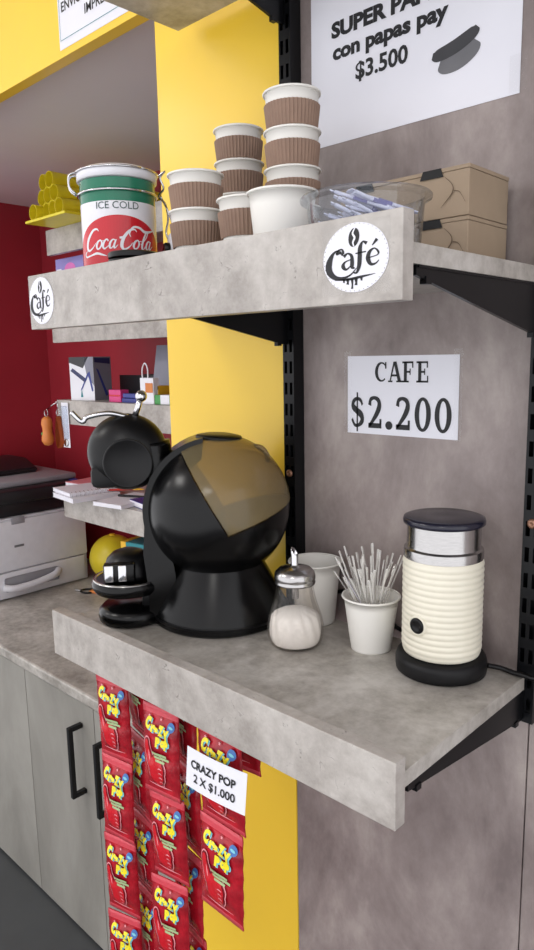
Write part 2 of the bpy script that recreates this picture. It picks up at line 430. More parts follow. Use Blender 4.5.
# round Café stickers
def cafe_logo(bm, cx, cz, rx, rz, y):
    fn0 = lambda x, y_: Vector((cx + x * rx, y - 0.0004, cz + y_ * rz))
    fn1 = lambda x, y_: Vector((cx + x * rx, y - 0.0007, cz + y_ * rz))
    flat_poly(bm, ellipse(0, 0, 1, 1, 56), fn0, 0)
    for k in range(44):
        a = 2 * PI * k / 44; flat_poly(bm, ellipse(.965 * math.cos(a), .965 * math.sin(a), .014, .014, 6), fn1, 2)
    R = lambda p, w_: ribbon(bm, p, w_, fn1, 1)
    # bean
    flat_poly(bm, ellipse(-0.03, .58, .165, .27, 24, -.12), fn1, 1)
    fn2 = lambda x, y_: Vector((cx + x * rx, y - 0.0010, cz + y_ * rz))
    ribbon(bm, [(.02, .86), (-.06, .7), (.0, .57), (-.05, .44), (-.02, .32)], [.03, .05, .06, .05, .03], fn2, 0)
    # C with curl and long swash
    R([(-.40, .12), (-.46, .20), (-.56, .16), (-.52, .26), (-.40, .28), (-.36, .18), (-.40, .10)], [.02, .09, .06, .05, .05, .07, .04])
    R([(-.46, .27), (-.66, .20), (-.80, -.06), (-.80, -.32), (-.62, -.52), (-.36, -.56), (-.12, -.48), (.06, -.30)], [.03, .08, .19, .20, .14, .08, .05, .02])
    # a
    R([(-.34, .06), (-.22, .14), (-.10, .06), (-.08, -.12), (-.08, -.26), (.0, -.31)], [.10, .05, .09, .12, .11, .03])
    R([(-.10, -.04), (-.30, -.10), (-.36, -.22), (-.26, -.32), (-.12, -.22)], [.03, .05, .12, .06, .03])
    # f
    R([(.36, .36), (.24, .42), (.16, .26), (.15, 0), (.13, -.26), (.06, -.44), (-.04, -.42)], [.10, .05, .12, .13, .12, .06, .05])
    R([(.02, .11), (.18, .12), (.34, .13)], [.035, .035, .035])
    # e acute
    R([(.40, -.06), (.66, -.01), (.70, .08), (.58, .19), (.44, .10), (.40, -.08), (.48, -.24), (.62, -.24), (.72, -.15)], [.03, .03, .06, .04, .10, .13, .09, .05, .02])
    R([(.52, .28), (.66, .44)], [.03, .10])
    # line and drips
    R([(-.62, -.60), (-.2, -.61), (.2, -.57), (.62, -.52)], [.02, .07, .07, .01])
    for dx, l, w_ in ((-.34, .10, .07), (-.22, .16, .09), (-.08, .30, .07), (.04, .20, .09), (.20, .08, .07)):
        R([(dx, -.60), (dx + .01, -.60 - l * .6), (dx, -.60 - l)], [w_ * 1.3, w_ * .7, w_])
for lab, cx, cz, rx, rz in (('round white Café sticker on the fascia end below the clear tub', -0.3395, 0.0755, .0315, .0262), ('round white Café sticker on the fascia end below the soda tin', -0.8225, 0.0748, .0295, .0285)):
    t = thing('cafe_sticker', lab, 'sticker', (cx, -0.29, cz))
    bm = bmesh.new(); cafe_logo(bm, 0, 0, rx, rz, 0.0); obj('printed_disc', bm, [M['paper'], M['ink'], M['ink_grey']], t)
    bm = bmesh.new(); s_ = 1.04; flat_poly(bm, [(-rx * s_, -rz * s_), (rx * s_, -rz * s_), (rx * s_, rz * s_), (-rx * s_, rz * s_)], lambda x, z: Vector((x, -.0002, z))); obj('clear_backing', bm, M['tape'], t)

# ================================================================== wall signs
def serif(bm, ch, x, z, h, w_, fn, mi=0):
    f = lambda a, b: fn(x + a * w_, z + b * h)
    def R(p, wd, sm=8): ribbon(bm, p, wd, f, mi, sm)
    def B(x0, x1, y0, y1): flat_poly(bm, [(x0, y0), (x1, y0), (x1, y1), (x0, y1)], f, mi)
    if ch == 'C':
        pts = []; wd = []
        for k in range(13):
            a = math.radians(48 + 264 * k / 12); pts.append((.54 + .40 * math.cos(a), .5 + .44 * math.sin(a))); wd.append(.085 + .15 * max(0, -math.cos(a)) ** 1.5)
        R(pts, wd, 3); B(.80, .90, .66, .98)
    elif ch == 'A':
        flat_poly(bm, [(.40, 1), (.62, 1), (.98, .04), (.74, .04)], f, mi); flat_poly(bm, [(.40, 1), (.50, .92), (.20, .04), (.11, .04)], f, mi)
        B(.26, .72, .28, .38); B(0, .34, 0, .08); B(.62, 1.06, 0, .08)
    elif ch in 'FE':
        B(.16, .40, 0, 1); B(.02, .9, .91, 1); B(.36, .66, .46, .55); B(.62, .70, .36, .66); B(.81, .90, .70, 1)
        if ch == 'E': B(.02, .94, 0, .09); B(.85, .94, 0, .32)
        else: B(.02, .56, 0, .08)
    elif ch == '0':
        n = 36; o = ellipse(.5, .5, .46, .52, n); i_ = ellipse(.5, .5, .20, .42, n)
        vo = [bm.verts.new(f(*p)) for p in o]; vi = [bm.verts.new(f(*p)) for p in i_]
        for k in range(n): bm.faces.new((vo[k], vo[(k + 1) % n], vi[(k + 1) % n], vi[k])).material_index = mi
    elif ch == '2':
        R([(.16, .72), (.22, .90), (.46, .96), (.70, .88), (.76, .70), (.62, .48), (.36, .24), (.14, .07)], [.20, .15, .11, .18, .25, .22, .15, .10])
        B(.08, .90, 0, .16); B(.78, .90, .12, .30)
    elif ch == '$':
        R([(.82, .72), (.70, .87), (.46, .92), (.24, .82), (.22, .66), (.46, .53), (.74, .40), (.80, .22), (.58, .07), (.32, .07), (.14, .26)], [.11, .12, .11, .17, .22, .22, .24, .22, .12, .11, .12])
        B(.44, .53, -.14, 1.12)
    elif ch == '.':
        flat_poly(bm, ellipse(.5, .11, .46, .135, 20), f, mi)

def sheet(bm, x0, x1, z0, z1, y=-0.0008, mi=0, curl=0.0, n=10):
    """thin sheet hung on the wall plane with a slight curl at its lower edge"""
    gr = []
    for j in range(n + 1):
        t = j / n; row = []
        for i in range(n + 1):
            s = i / n; yy = y - curl * (1 - t) ** 3 * (0.4 + 0.6 * abs(2 * s - 1))
            row.append(bm.verts.new((x0 + (x1 - x0) * s, yy, z0 + (z1 - z0) * t)))
        gr.append(row)
    for j in range(n):
        for i in range(n): bm.faces.new((gr[j][i], gr[j][i + 1], gr[j + 1][i + 1], gr[j + 1][i])).material_index = mi
    ex = bmesh.ops.extrude_face_region(bm, geom=list(bm.faces))
    for v in [g_ for g_ in ex['geom'] if isinstance(g_, bmesh.types.BMVert)]: v.co.y += 0.0003

t = thing('price_sign', 'white paper sign reading CAFE $2.200 taped to the laminate panel', 'sign', (-0.484, 0, -0.05))
bm = bmesh.new(); sheet(bm, -.0805, .0805, -.0505, .0495); obj('paper', bm, M['paper'], t)
bm = bmesh.new(); fn = lambda x, z: Vector((x, -.0013, z))
for i, ch in enumerate('CAFE'): serif(bm, ch, -.0375 + i * .0202, .0165, .0255, .0195 if ch in 'CA' else .0178, fn)
obj('lettering', bm, M['ink'], t); bm = bmesh.new(); xx = -.0765
for ch in '$2.200':
    wd = .0115 if ch == '.' else .0245
    serif(bm, ch, xx, -.0425, .0405, wd, fn); xx += wd * (1.25 if ch == '.' else 1.13)
obj('lettering', bm, M['ink'], t)
for x0, x1 in ((-.086, -.074), (.074, .085)):
    bm = bmesh.new(); flat_poly(bm, [(x0, -.052), (x1, -.052), (x1, .056), (x0, .056)], lambda x, z: Vector((x, -.0016, z))); obj('clear_tape', bm, M['tape'], t)

t = thing('price_sign', 'white paper sign with a grey hot dog reading con papas pay $3.500', 'sign', (-0.4835, 0, 0.365))
bm = bmesh.new(); sheet(bm, -.1395, .1395, -.1, .112); obj('paper', bm, M['paper'], t)
bm = bmesh.new(); cz0 = 0.365; ccx = -.4835
put_text(bm, 'SUPER PANCHO', -.1065, .0240, .0172, fn, bold=.05, align='L', width=.206); obj('lettering', bm, M['ink'], t); bm = bmesh.new()
put_text(bm, 'con papas pay', -.1045, -.0015, .0175, fn, bold=.045, align='L', width=.160); obj('lettering', bm, M['ink'], t); bm = bmesh.new()
put_text(bm, '$3.500', -.0695, -.0325, .0195, fn, bold=.028, align='L', width=.074)
obj('lettering', bm, M['ink'], t)
p1 = at(436, 62, 1, 0); p2 = at(478, 34, 1, 0)
a1 = Vector((p1.x - ccx, p1.z - cz0)); a2 = Vector((p2.x - ccx, p2.z - cz0)); dv = (a2 - a1); nv = Vector((-dv.y, dv.x)).normalized()
bm = bmesh.new()
def hot(p, q, w0, w1, off, mi, yy):
    P = [p + (q - p) * s + nv * (off + bow) for s, bow in ((0, .003), (.12, 0), (.5, -.002), (.88, 0), (1, .003))]
    ribbon(bm, [(v.x, v.y) for v in P], [w0 * .5, w0, w1, w0, w0 * .5], lambda x, z: Vector((x, yy, z)), mi)
hot(a1 + dv * .08, a2 - dv * .05, .022, .026, -.008, 0, -.0012)
hot(a1 - dv * .04, a2 + dv * .04, .013, .015, .004, 1, -.0014)
hot(a1 + dv * .1, a2 - dv * .1, .002, .003, -.001, 2, -.0016)
obj('hot_dog_print', bm, [M['ink_grey'], M['ink_dark'], M['ink_dark']], t)
bm = bmesh.new(); flat_poly(bm, [(.128, -.098), (.147, -.098), (.147, -.062), (.128, -.062)], lambda x, z: Vector((x, -.0016, z))); obj('clear_tape', bm, M['tape'], t)

# sign on the yellow header
h0 = at(61, 57, 1, 0); h1 = at(135, 12, 1, 0)
t = thing('header_sign', 'white sign in a clear sleeve on the yellow header above the niche', 'sign', (-1.09, 0, 0.66))
hx0, hx1 = h0.x + 1.09, h0.x + 1.09 + .297
bm = bmesh.new(); sheet(bm, hx0, hx1, .553 - .66, .553 + .21 - .66); obj('paper', bm, M['paper'], t)
bm = bmesh.new()
put_text(bm, 'ENVIOS', hx0 + .012, .613 - .66, .0165, fn, bold=.014, align='L'); obj('lettering', bm, M['ink'], t); bm = bmesh.new(); put_text(bm, 'IMPRESIONES', hx0 + .085, .588 - .66, .0165, fn, bold=.014, align='L')
obj('lettering', bm, M['ink'], t)
bm = bmesh.new()
for a in ((hx0 + .004, hx1 - .004, .5675 - .66, .5685 - .66), (hx0 + .004, hx0 + .005, .5675 - .66, .74 - .66)): flat_poly(bm, [(a[0], a[2]), (a[1], a[2]), (a[1], a[3]), (a[0], a[3])], fn)
obj('border_line', bm, M['teal'], t)

# ================================================================== lower shelf: milk frother
LZ = -0.355; UZ = 0.085
t = thing('milk_frother', 'cream ribbed milk frother with steel rim and dark lid on black base', 'milk frother', (-0.381, -0.068, LZ))
bm = bmesh.new(); lathe(bm, [(.047, 0), (.0505, .002), (.051, .006), (.051, .014), (.0495, .019), (.046, .021)], 64, cap0=True, cap1=True); obj('power_base', bm, M['blk_matt'], t, smooth=True)
prof = [(.038, .0215), (.0425, .0235), (.0437, .027)]
n_r = 15; z0, z1 = .029, .131
for k in range(n_r):
    for q in range(6):
        ph = q / 6; prof.append((.0432 + .0014 * math.sin(PI * ph) ** .8, z0 + (z1 - z0) * (k + ph) / n_r))
prof += [(.0436, z1), (.0436, .1335)]
bm = bmesh.new(); lathe(bm, prof, 72, cap0=True, cap1=True); obj('ribbed_body', bm, M['cream'], t, smooth=True)
bm = bmesh.new(); lathe(bm, [(.0436, .1336), (.0437, .141), (.0432, .1435), (.0405, .1455), (.0402, .149), (.0402, .1705)], 64, cap0=True, cap1=True); obj('steel_collar', bm, M['steel'], t, auto=30)
bm = bmesh.new(); lathe(bm, [(.043, .1708), (.0445, .172), (.0448, .175), (.0438, .178), (.040, .1792), (.012, .1785), (.0005, .1782)], 64, cap0=True, cap1=True); obj('lid', bm, M['lid_navy'], t, smooth=True)
bd = Vector((-.10, -.995, 0)).normalized(); ang = math.atan2(bd.y, bd.x)
Mb = Matrix.Translation((bd.x * .0438, bd.y * .0438, .063)) @ Matrix.Rotation(ang, 4, 'Z') @ Matrix.Rotation(PI / 2, 4, 'Y')
bm = bmesh.new(); lathe(bm, [(.0112, -.002), (.0112, .0018), (.0098, .0024), (.0088, .0015)], 32, M=Mb, cap1=True); bo = obj('button_ring', bm, M['cream'], t, smooth=True)
bm = bmesh.new(); lathe(bm, [(.0088, .0005), (.0088, .0026), (.0075, .0036), (.005, .0036), (.0045, .003), (.0005, .003)], 32, M=Mb, cap0=True, cap1=True); obj('button', bm, M['blk_satin'], t, smooth=True)

bm = bmesh.new(); tube(bm, [(-.334, -.0475, LZ + .010), (-.324, -.036, LZ + .006), (-.310, -.034, LZ + .004), (-.292, -.034, LZ + .004), (-.272, -.032, LZ - .004), (-.25, -.02, LZ - .08), (-.25, -.012, LZ - .3)], .003, 8, smooth=6)
o = obj('power_cord', bm, M['blk_satin'], smooth=True); tag(o, 'black power cord leaving the milk frother base past the shelf end', 'cord')

# ------------------------------------------------------------------ cups
def cup_body(h, rt, rb, wall=.0007):
    bm = bmesh.new()
    pr = [(rb - .0015, .004), (rb - .0012, 0), (rb, 0), (rb, .002)]
    for k in range(1, 7): pr.append((rb + (rt - .0012 - rb) * k / 6, h * .97 * k / 6))
    for a in range(-2, 7):
        an = a * PI / 4 - PI / 2 + PI / 4; pr.append((rt + .0002 + .0014 * math.cos(an), h - .0016 + .0014 * math.sin(an)))
    pr += [(rt - .0018, h - .004)]
    for k in range(5, -1, -1): pr.append((rb - wall + (rt - .0018 - rb) * k / 6, .005 + (h * .95 - .005) * k / 6))
    lathe(bm, pr, 48, cap0=True, cap1=True); return bm

t = thing('paper_cup', 'plain white paper cup filled with clear plastic stirrers', 'paper cup', (-.475, -.072, LZ))
obj('cup_wall', cup_body(.068, .0345, .0245), M['cup'], t, smooth=True)
CUPX, CUPY = -.475, -.072
for lx, ly, hh, lab in ((-.585, -.046, .085, 'plain white paper cup standing empty behind the glass sugar jar'),):
    t = thing('paper_cup', lab, 'paper cup', (lx, ly, LZ)); obj('cup_wall', cup_body(hh, .0352, .0265), M['cup'], t, smooth=True)

# stirrers
rnd = random.Random(3)
sbm = bmesh.new()
box(sbm, -.0010, .0010, -.0005, .0005, 0, .112, .0003, seg=1)
for e in (0,): box(sbm, -.0014, .0014, -.0008, .0008, .101, .113, .0004, seg=1)
sme = bpy.data.meshes.new('stirrer'); sbm.to_mesh(sme); sbm.free(); sme.materials.append(M['stirrer'])
placed = []
def seg_gap(a, b):
    return min((a[0] + (a[1] - a[0]) * (i / 14) - b[0] - (b[1] - b[0]) * (j / 14)).length for i in range(15) for j in range(15))
tries = 0
while len(placed) < 44 and tries < 900:
    tries += 1
    a = rnd.uniform(0, 2 * PI); rr = rnd.uniform(.25, 1.0); b_a = a + PI + rnd.uniform(-1.3, 1.3); b_r = rnd.uniform(.0, .019)
    top = Vector((math.cos(a) * .0305 * rr, math.sin(a) * .0305 * rr, .068)); bot = Vector((math.cos(b_a) * b_r * .7, math.sin(b_a) * b_r * .7, .0065))
    d = (top - bot).normalized(); seg = (bot, bot + d * .118)
    if any(seg_gap(seg, p_s) < .0022 for p_s in placed) and tries < 700: continue
    placed.append(seg)
    o = bpy.data.objects.new('stirrer', sme); COL.objects.link(o); o.location = Vector((CUPX, CUPY, LZ)) + bot
    o.rotation_mode = 'QUATERNION'; o.rotation_quaternion = d.to_track_quat('Z', 'Y'); o.scale = (1, 1, rnd.uniform(.9, 1.1))
    tag(o, 'thin clear plastic stirrer fanned out in the white paper cup', 'stirrer', 'stirrers in the paper cup')
bm = bmesh.new(); box(bm, -.004, .004, -.0005, .0005, 0, .098, .0004, seg=1)
o = obj('wrapped_straw', bm, M['sach_white'], loc=Vector((CUPX + .012, CUPY + .010, LZ + .0075)))
d = Vector((-.040, -.032, .090)); o.rotation_mode = 'QUATERNION'; o.rotation_quaternion = d.to_track_quat('Z', 'Y')
tag(o, 'white paper-wrapped straw leaning out of the stirrer cup', 'straw')

# ------------------------------------------------------------------ sugar jar
t = thing('sugar_dispenser', 'fluted glass sugar dispenser with steel screw lid and pour spout', 'sugar dispenser', (-.5515, -.1255, LZ))
def flute(k, a, r, z):
    s = max(0.0, min(1.0, (z - .004) / .02)) * max(0.0, min(1.0, (.078 - z) / .012)); return 1 + .028 * s * math.cos(14 * (a + z * 6))
outer = [(.022, 0), (.029, .0015), (.0325, .006), (.0345, .014), (.0345, .024), (.0325, .036), (.0290, .048), (.0255, .060), (.0235, .070), (.0228, .078), (.0228, .0855)]
bm = bmesh.new()
def prof_fine(p, n=4): return [(v.x, v.y) for v in smooth_path([(a, b, 0) for a, b in p], n)]
of = prof_fine(outer)
inner = [(max(r - .0022, .001), z if z > .004 else .004) for r, z in of if z > .003]
lathe(bm, [(.0005, 0.0)] + of + [(inner[-1][0], .0855)] + inner[::-1] + [(.0005, .004)], 84, rad=flute); obj('glass_jar', bm, M['glass'], t, smooth=True)
sug = [(r - .0003, z) for r, z in inner if z <= .040]
bm = bmesh.new(); lathe(bm, [(.0005, .0044)] + [(r - .0003, max(z, .0044)) for r, z in sug] + [(.022, .043), (.012, .0465), (.0005, .047)], 84, rad=flute); so = obj('sugar', bm, M['sugar'], t, smooth=True); so['label'] = 'white granulated sugar'
bm = bmesh.new(); lathe(bm, [(.0234, .079), (.0250, .0795), (.0255, .082), (.0245, .0835), (.0255, .086), (.0255, .090), (.0245, .094), (.020, .0985), (.012, .101), (.0062, .102), (.0060, .1025)], 56, cap1=True); obj('screw_lid', bm, M['steel'], t, smooth=True)
bm = bmesh.new()
sp = [(0, 0, .060), (0, 0, .100), (0, 0, .116), (-.0015, -.001, .124)]
tube(bm, sp[:3], .0046, 20, caps=False)
# slanted open tip
rg = []
for k in range(20):
    a = 2 * PI * k / 20; rg.append((.0046 * math.cos(a), .0046 * math.sin(a)))
lo_ = [bm.verts.new((x, y, .116)) for x, y in rg]; hi_ = [bm.verts.new((x, y, .1195 + (-x * .8 - y * .2) * 1.4)) for x, y in rg]; 
inn = [bm.verts.new((x * .8, y * .8, .1195 + (-x * .8 - y * .2) * 1.4)) for x, y in rg]; inb = [bm.verts.new((x * .8, y * .8, .108)) for x, y in rg]
for A, B in ((lo_, hi_), (hi_, inn), (inn, inb)):
    for k in range(20): bm.faces.new((A[k], A[(k + 1) % 20], B[(k + 1) % 20], B[k]))
obj('pour_spout', bm, M['chrome'], t, smooth=True)

# ------------------------------------------------------------------ coffee machine (profile turned to the camera)
MC = Vector((-.701, -.114, LZ))
uf = Vector((-.66, -.75, 0)).normalized()            # machine front
t = thing('coffee_machine', 'round black capsule coffee machine with smoked water tank', 'coffee machine', MC, math.atan2(-uf.y, -uf.x))
# local: +x = back (tank), -x = front (head), +y = away from ..., z up
BR = .0985; BZ = .1545
side = -1                                            # camera is on local -y
def sphere_bm(r, c, n=64, m_=40, sc=(1, 1, 1)):
    b = bmesh.new(); bmesh.ops.create_uvsphere(b, u_segments=n, v_segments=m_, radius=r)
    for v in b.verts: v.co = Vector((v.co.x * sc[0] + c[0], v.co.y * sc[1] + c[1], v.co.z * sc[2] + c[2]))
    return b
px2m = .00138
# wedge of the tank in (x, z) relative to sphere centre
wc = Vector((.010, -.020)); e1 = Vector((-.497, .868)); e2 = Vector((.93, .30)).normalized()
wedge = [(wc.x, wc.y), (wc.x + e2.x * .2, wc.y + e2.y * .2), (.2, .25), (wc.x + e1.x * .25, wc.y + e1.y * .25)]
def cutter(off):
    b = bmesh.new(); c = Vector((sum(p[0] for p in wedge) / 4, sum(p[1] for p in wedge) / 4))
    pts = [((p[0] - c.x) * (1 + off) + c.x, (p[1] - c.y) * (1 + off) + c.y + BZ) for p in wedge]
    prism(b, pts, -.15, .15); bmesh.ops.recalc_face_normals(b, faces=b.faces); return b
def boolean(bm_a, bm_b, op):
    ma = bpy.data.meshes.new('a'); bmesh.ops.recalc_face_normals(bm_a, faces=bm_a.faces); bm_a.to_mesh(ma); bm_a.free(); mb = bpy.data.meshes.new('b'); bm_b.to_mesh(mb); bm_b.free()
    oa = bpy.data.objects.new('a', ma); ob = bpy.data.objects.new('b', mb); COL.objects.link(oa); COL.objects.link(ob)
    md = oa.modifiers.new('x', 'BOOLEAN'); md.operation = op; md.object = ob; md.solver = 'EXACT'
    dg = bpy.context.evaluated_depsgraph_get(); me = bpy.data.meshes.new_from_object(oa.evaluated_get(dg))
    bpy.data.objects.remove(oa); bpy.data.objects.remove(ob); me.materials.clear(); return me
def hard(me, deg=35):
    b = bmesh.new(); b.from_mesh(me)
    for f in b.faces: f.smooth = True
    for e in b.edges:
        if len(e.link_faces) == 2 and e.calc_face_angle(0) > math.radians(deg): e.smooth = False
    b.to_mesh(me); b.free(); return me
me = hard(boolean(sphere_bm(BR, (0, 0, BZ)), cutter(0), 'DIFFERENCE')); link('body', me, M['blk'], t)
me = hard(boolean(sphere_bm(BR * 1.015, (0, 0, BZ), sc=(1, .97, 1.0)), cutter(-.012), 'INTERSECT')); tank = link('water_tank', me, M['smoke'], t)
tank['label'] = 'smoked translucent water tank'
bm = bmesh.new(); lathe(bm, [(.028, -.003), (.032, 0), (.030, .003), (.018, .0055), (.0005, .006)], 40, cap0=True, cap1=True, M=Matrix.Translation((.004, 0, BZ + BR * .965)) @ Matrix.Rotation(.06, 4, 'Y')); obj('tank_cap', bm, M['blk_satin'], tank, smooth=True)
# tank handle lug on the back
bm = bmesh.new(); tube(bm, [(.048, -.012, BZ + .083), (.060, -.014, BZ + .081), (.068, -.014, BZ + .070), (.068, -.012, BZ + .062)], .0035, 8, smooth=4); obj('tank_handle', bm, M['smoke'], tank, smooth=True)
# conical foot with rounded rim
bm = bmesh.new(); lathe(bm, [(.091, 0), (.0945, .003), (.0950, .010), (.0930, .016), (.0630, .074), (.0605, .080)], 72, cap0=True, cap1=True); obj('foot', bm, M['blk'], t, auto=40)
bm = bmesh.new(); lathe(bm, [(.0955, .0095), (.0962, .0115), (.0955, .0135)], 72); obj('foot_rim', bm, M['blk_satin'], t, smooth=True)
bm = bmesh.new(); lathe(bm, [(.062, .068), (.060, .078), (.068, .090)], 64, cap0=True, cap1=True); obj('neck_ring', bm, M['blk_satin'], t, smooth=True)
# front housing: an arched slab hugging the ball and running down to the tray
bm = bmesh.new()
arc = []
for k in range(0, 15):
    a = math.radians(100 + 90 * k / 14); arc.append((math.cos(a) * (BR + .0015), BZ + math.sin(a) * (BR + .0015)))
arc += [(-BR - .003, .10), (-BR + .002, .05), (-BR + .002, .004)]
inn_ = [(-.060, .004), (-.060, .07), (-.066, .11), (-.070, .15), (-.05, .20), (-.02, .225)]
prism(bm, arc + inn_, -.034, .034); bmesh.ops.bevel(bm, geom=[e for e in bm.edges if e.calc_face_angle(0) > .9], offset=.008, segments=3, affect='EDGES', clamp_overlap=True); obj('front_housing', bm, M['blk'], t, auto=45)
# head
HX, HZ = -.119, .2335
bm = sphere_bm(.053, (HX, 0, HZ), 56, 36, (1, .66, .97)); bmesh.ops.recalc_face_normals(bm, faces=bm.faces); obj('brew_head', bm, M['blk_satin'], t, smooth=True)
bm = bmesh.new(); lathe(bm, [(.0315, -.002), (.032, .002), (.0305, .004), (.0295, .0025), (.0005, .0025)], 48, cap0=True, cap1=True, M=Matrix.Translation((HX + .004, -.0375, HZ - .010)) @ Matrix.Rotation(PI / 2, 4, 'X')); obj('head_disc', bm, M['blk_matt'], t, smooth=True)
bm = bmesh.new(); tube(bm, [(HX + .03, 0, HZ + .012), (-.082, 0, BZ + .062), (-.055, 0, BZ + .05)], .027, 24, smooth=4); obj('head_neck', bm, M['blk'], t, smooth=True)
bm = bmesh.new(); box(bm, HX - .048, HX - .012, -.022, .022, HZ - .046, HZ - .016, .008); obj('capsule_mouth', bm, M['blk_matt'], t, auto=40)
# chrome lever
bm = bmesh.new(); tube(bm, [(HX + .004, -.006, HZ + .047), (HX - .02, -.012, HZ + .053), (HX - .047, -.014, HZ + .049), (HX - .055, -.014, HZ + .043), (HX - .068, -.014, HZ + .056)], .0034, 12, smooth=6); lev = obj('lever', bm, M['chrome'], t, smooth=True)
bm = bmesh.new(); tube(bm, [(HX + .012, -.004, HZ + .046), (HX + .018, -.004, HZ + .062), (HX + .021, -.004, HZ + .072)], .0042, 12); bmesh.ops.create_uvsphere(bm, u_segments=20, v_segments=14, radius=.0078, matrix=Matrix.Translation((HX + .022, -.004, HZ + .074))); obj('lever_knob', bm, M['chrome'], lev, smooth=True)
# drip tray arm: upper round tray with silver ring, lower foot plate
TX = -.122
bm = bmesh.new(); lathe(bm, [(.030, 0), (.046, .002), (.0475, .008), (.046, .016), (.040, .022), (.0005, .0225)], 56, cap0=True, M=Matrix.Translation((TX, 0, .001))); obj('tray_foot', bm, M['blk'], t, auto=45)
bm = bmesh.new(); box(bm, TX, -.065, -.034, .034, .001, .016, .004); obj('tray_link', bm, M['blk'], t, auto=45)
bm = bmesh.new(); box(bm, -.108, -.075, -.018, .018, .018, .046, .005); obj('tray_post', bm, M['blk_satin'], t, auto=45)
bm = bmesh.new(); lathe(bm, [(.030, .040), (.046, .043), (.0505, .050), (.0505, .056), (.048, .060), (.0005, .060)], 56, cap0=True, M=Matrix.Translation((TX - .004, 0, 0))); tr_ = obj('drip_tray', bm, M['blk'], t, auto=45)
bm = bmesh.new(); lathe(bm, [(.0485, .0598), (.0478, .0615), (.0442, .0615), (.0435, .0602)], 56, M=Matrix.Translation((TX - .004, 0, 0))); obj('tray_ring', bm, M['steel'], tr_, smooth=True)
# capsule holder resting on the tray
ch = thing('capsule_holder', 'black domed capsule holder with chrome clip resting on the drip tray', 'capsule holder', MC + Vector((0, 0, .0618)) + (-uf) * (TX - .003), math.atan2(-uf.y, -uf.x))
bm = bmesh.new(); lathe(bm, [(.034, 0), (.034, .006), (.033, .016), (.029, .026), (.021, .034), (.010, .038), (.0005, .0385)], 48, cap0=True); obj('dome', bm, M['blk_satin'], ch, smooth=True)
bm = bmesh.new(); box(bm, -.030, .012, -.037, -.024, .0002, .027, .003); cl = obj('clip_block', bm, M['blk'], ch, auto=45)
for x0, x1 in ((-.028, -.016), (-.010, .001)):
    bm = bmesh.new(); box(bm, x0, x1, -.0405, -.0371, .003, .0255, .0015); obj('chrome_clip', bm, M['chrome'], cl, auto=45)

bm = bmesh.new(); tube(bm, [(-.655, -.018, LZ + .004), (-.61, -.008, LZ + .02), (-.56, -.006, LZ + .035), (-.52, -.006, LZ + .03), (-.48, -.008, LZ + .005), (-.44, -.010, LZ + .004)], .003, 8, smooth=6)
o = obj('power_cord', bm, M['blk_satin'], smooth=True); tag(o, 'black power cord running along the wall behind the paper cups', 'cord')

# ================================================================== upper shelf
# sleeved cups
CH, CRT, CRB, CS = .086, .0320, .0222, .0415
def sleeved(loc, label, group=None):
    t = thing('coffee_cup', label, 'coffee cup', loc, rnd.uniform(0, 6), group)
    obj('cup_wall', cup_body(CH, CRT, CRB), M['cup'], t, smooth=True)
    bm = bmesh.new(); rz = lambda z: CRB + (CRT - CRB) * z / CH
    n = 132
    rd = lambda k, a, r, z: 1 + (.014 if k % 3 == 0 else -0.02) if r > rz(z) + .0004 else 1
    lathe(bm, [(rz(.0445) + .0001, .0446), (rz(.0445) + .0016, .0446), (rz(.058) + .0016, .058), (rz(.0715) + .0016, .0715), (rz(.0715) + .0001, .0715)], n, rad=rd)
    obj('corrugated_sleeve', bm, M['sleeve'], t)
    return t
c0 = sleeved((-.657, -.174, UZ), 'sleeved coffee cup at the bottom of the two-cup stack beside the tin')
dup(c0, (-.657, -.174, UZ + CS), 1.0, 'sleeved coffee cup on top of the two-cup stack beside the tin')
st3 = ['lowest', 'second', 'third', 'topmost']
for k in range(4): dup(c0, (-.5665, -.104, UZ + k * CS), k * 1.3, 'sleeved coffee cup, %s of the four-cup stack in front of the upright' % st3[k], 'sleeved cup stack before the upright')
for k in range(4): dup(c0, (-.703, -.056, UZ + k * CS), k * 1.7, 'sleeved coffee cup, %s of the four-cup stack against the yellow pier' % st3[k], 'sleeved cup stack at the yellow pier')
dup(c0, (-.5705, -.1765, UZ), .5, 'single sleeved coffee cup between the cup stacks and the plain cup')
t = thing('paper_cup', 'plain white paper cup on the upper shelf beside the clear tub', 'paper cup', (-.500, -.196, UZ))
obj('cup_wall', cup_body(.079, .0352, .0262), M['cup'], t, smooth=True)

# clear tub with wrapped sticks
TUB = Vector((-.388, -.209, UZ))
t = thing('plastic_tub', 'clear round plastic tub holding wrapped sachets', 'plastic tub', TUB)
bm = bmesh.new(); lathe(bm, [(.0005, 0), (.046, 0), (.0485, .003), (.0525, .049), (.0585, .051), (.0590, .053), (.0580, .0545), (.0530, .0545), (.0518, .051), (.0478, .004), (.0005, .001)], 64); obj('tub_wall', bm, M['plastic'], t, auto=40)
sb = bmesh.new()
box(sb, -.0055, .0055, -.0014, .0014, 0, .078, .0010, seg=1); box(sb, -.0062, .0062, -.0005, .0005, .0785, .084); box(sb, -.0062, .0062, -.0005, .0005, -.006, -.0005)
for f in sb.faces: f.material_index = 0
box(sb, -.0056, .0056, -.0016, .0016, .03, .05, 0, mi=1)
sm_ = bpy.data.meshes.new('sachet'); sb.to_mesh(sm_); sb.free(); sm_.materials.append(M['sach_white']); sm_.materials.append(M['sach_violet'])
rr_ = random.Random(11)
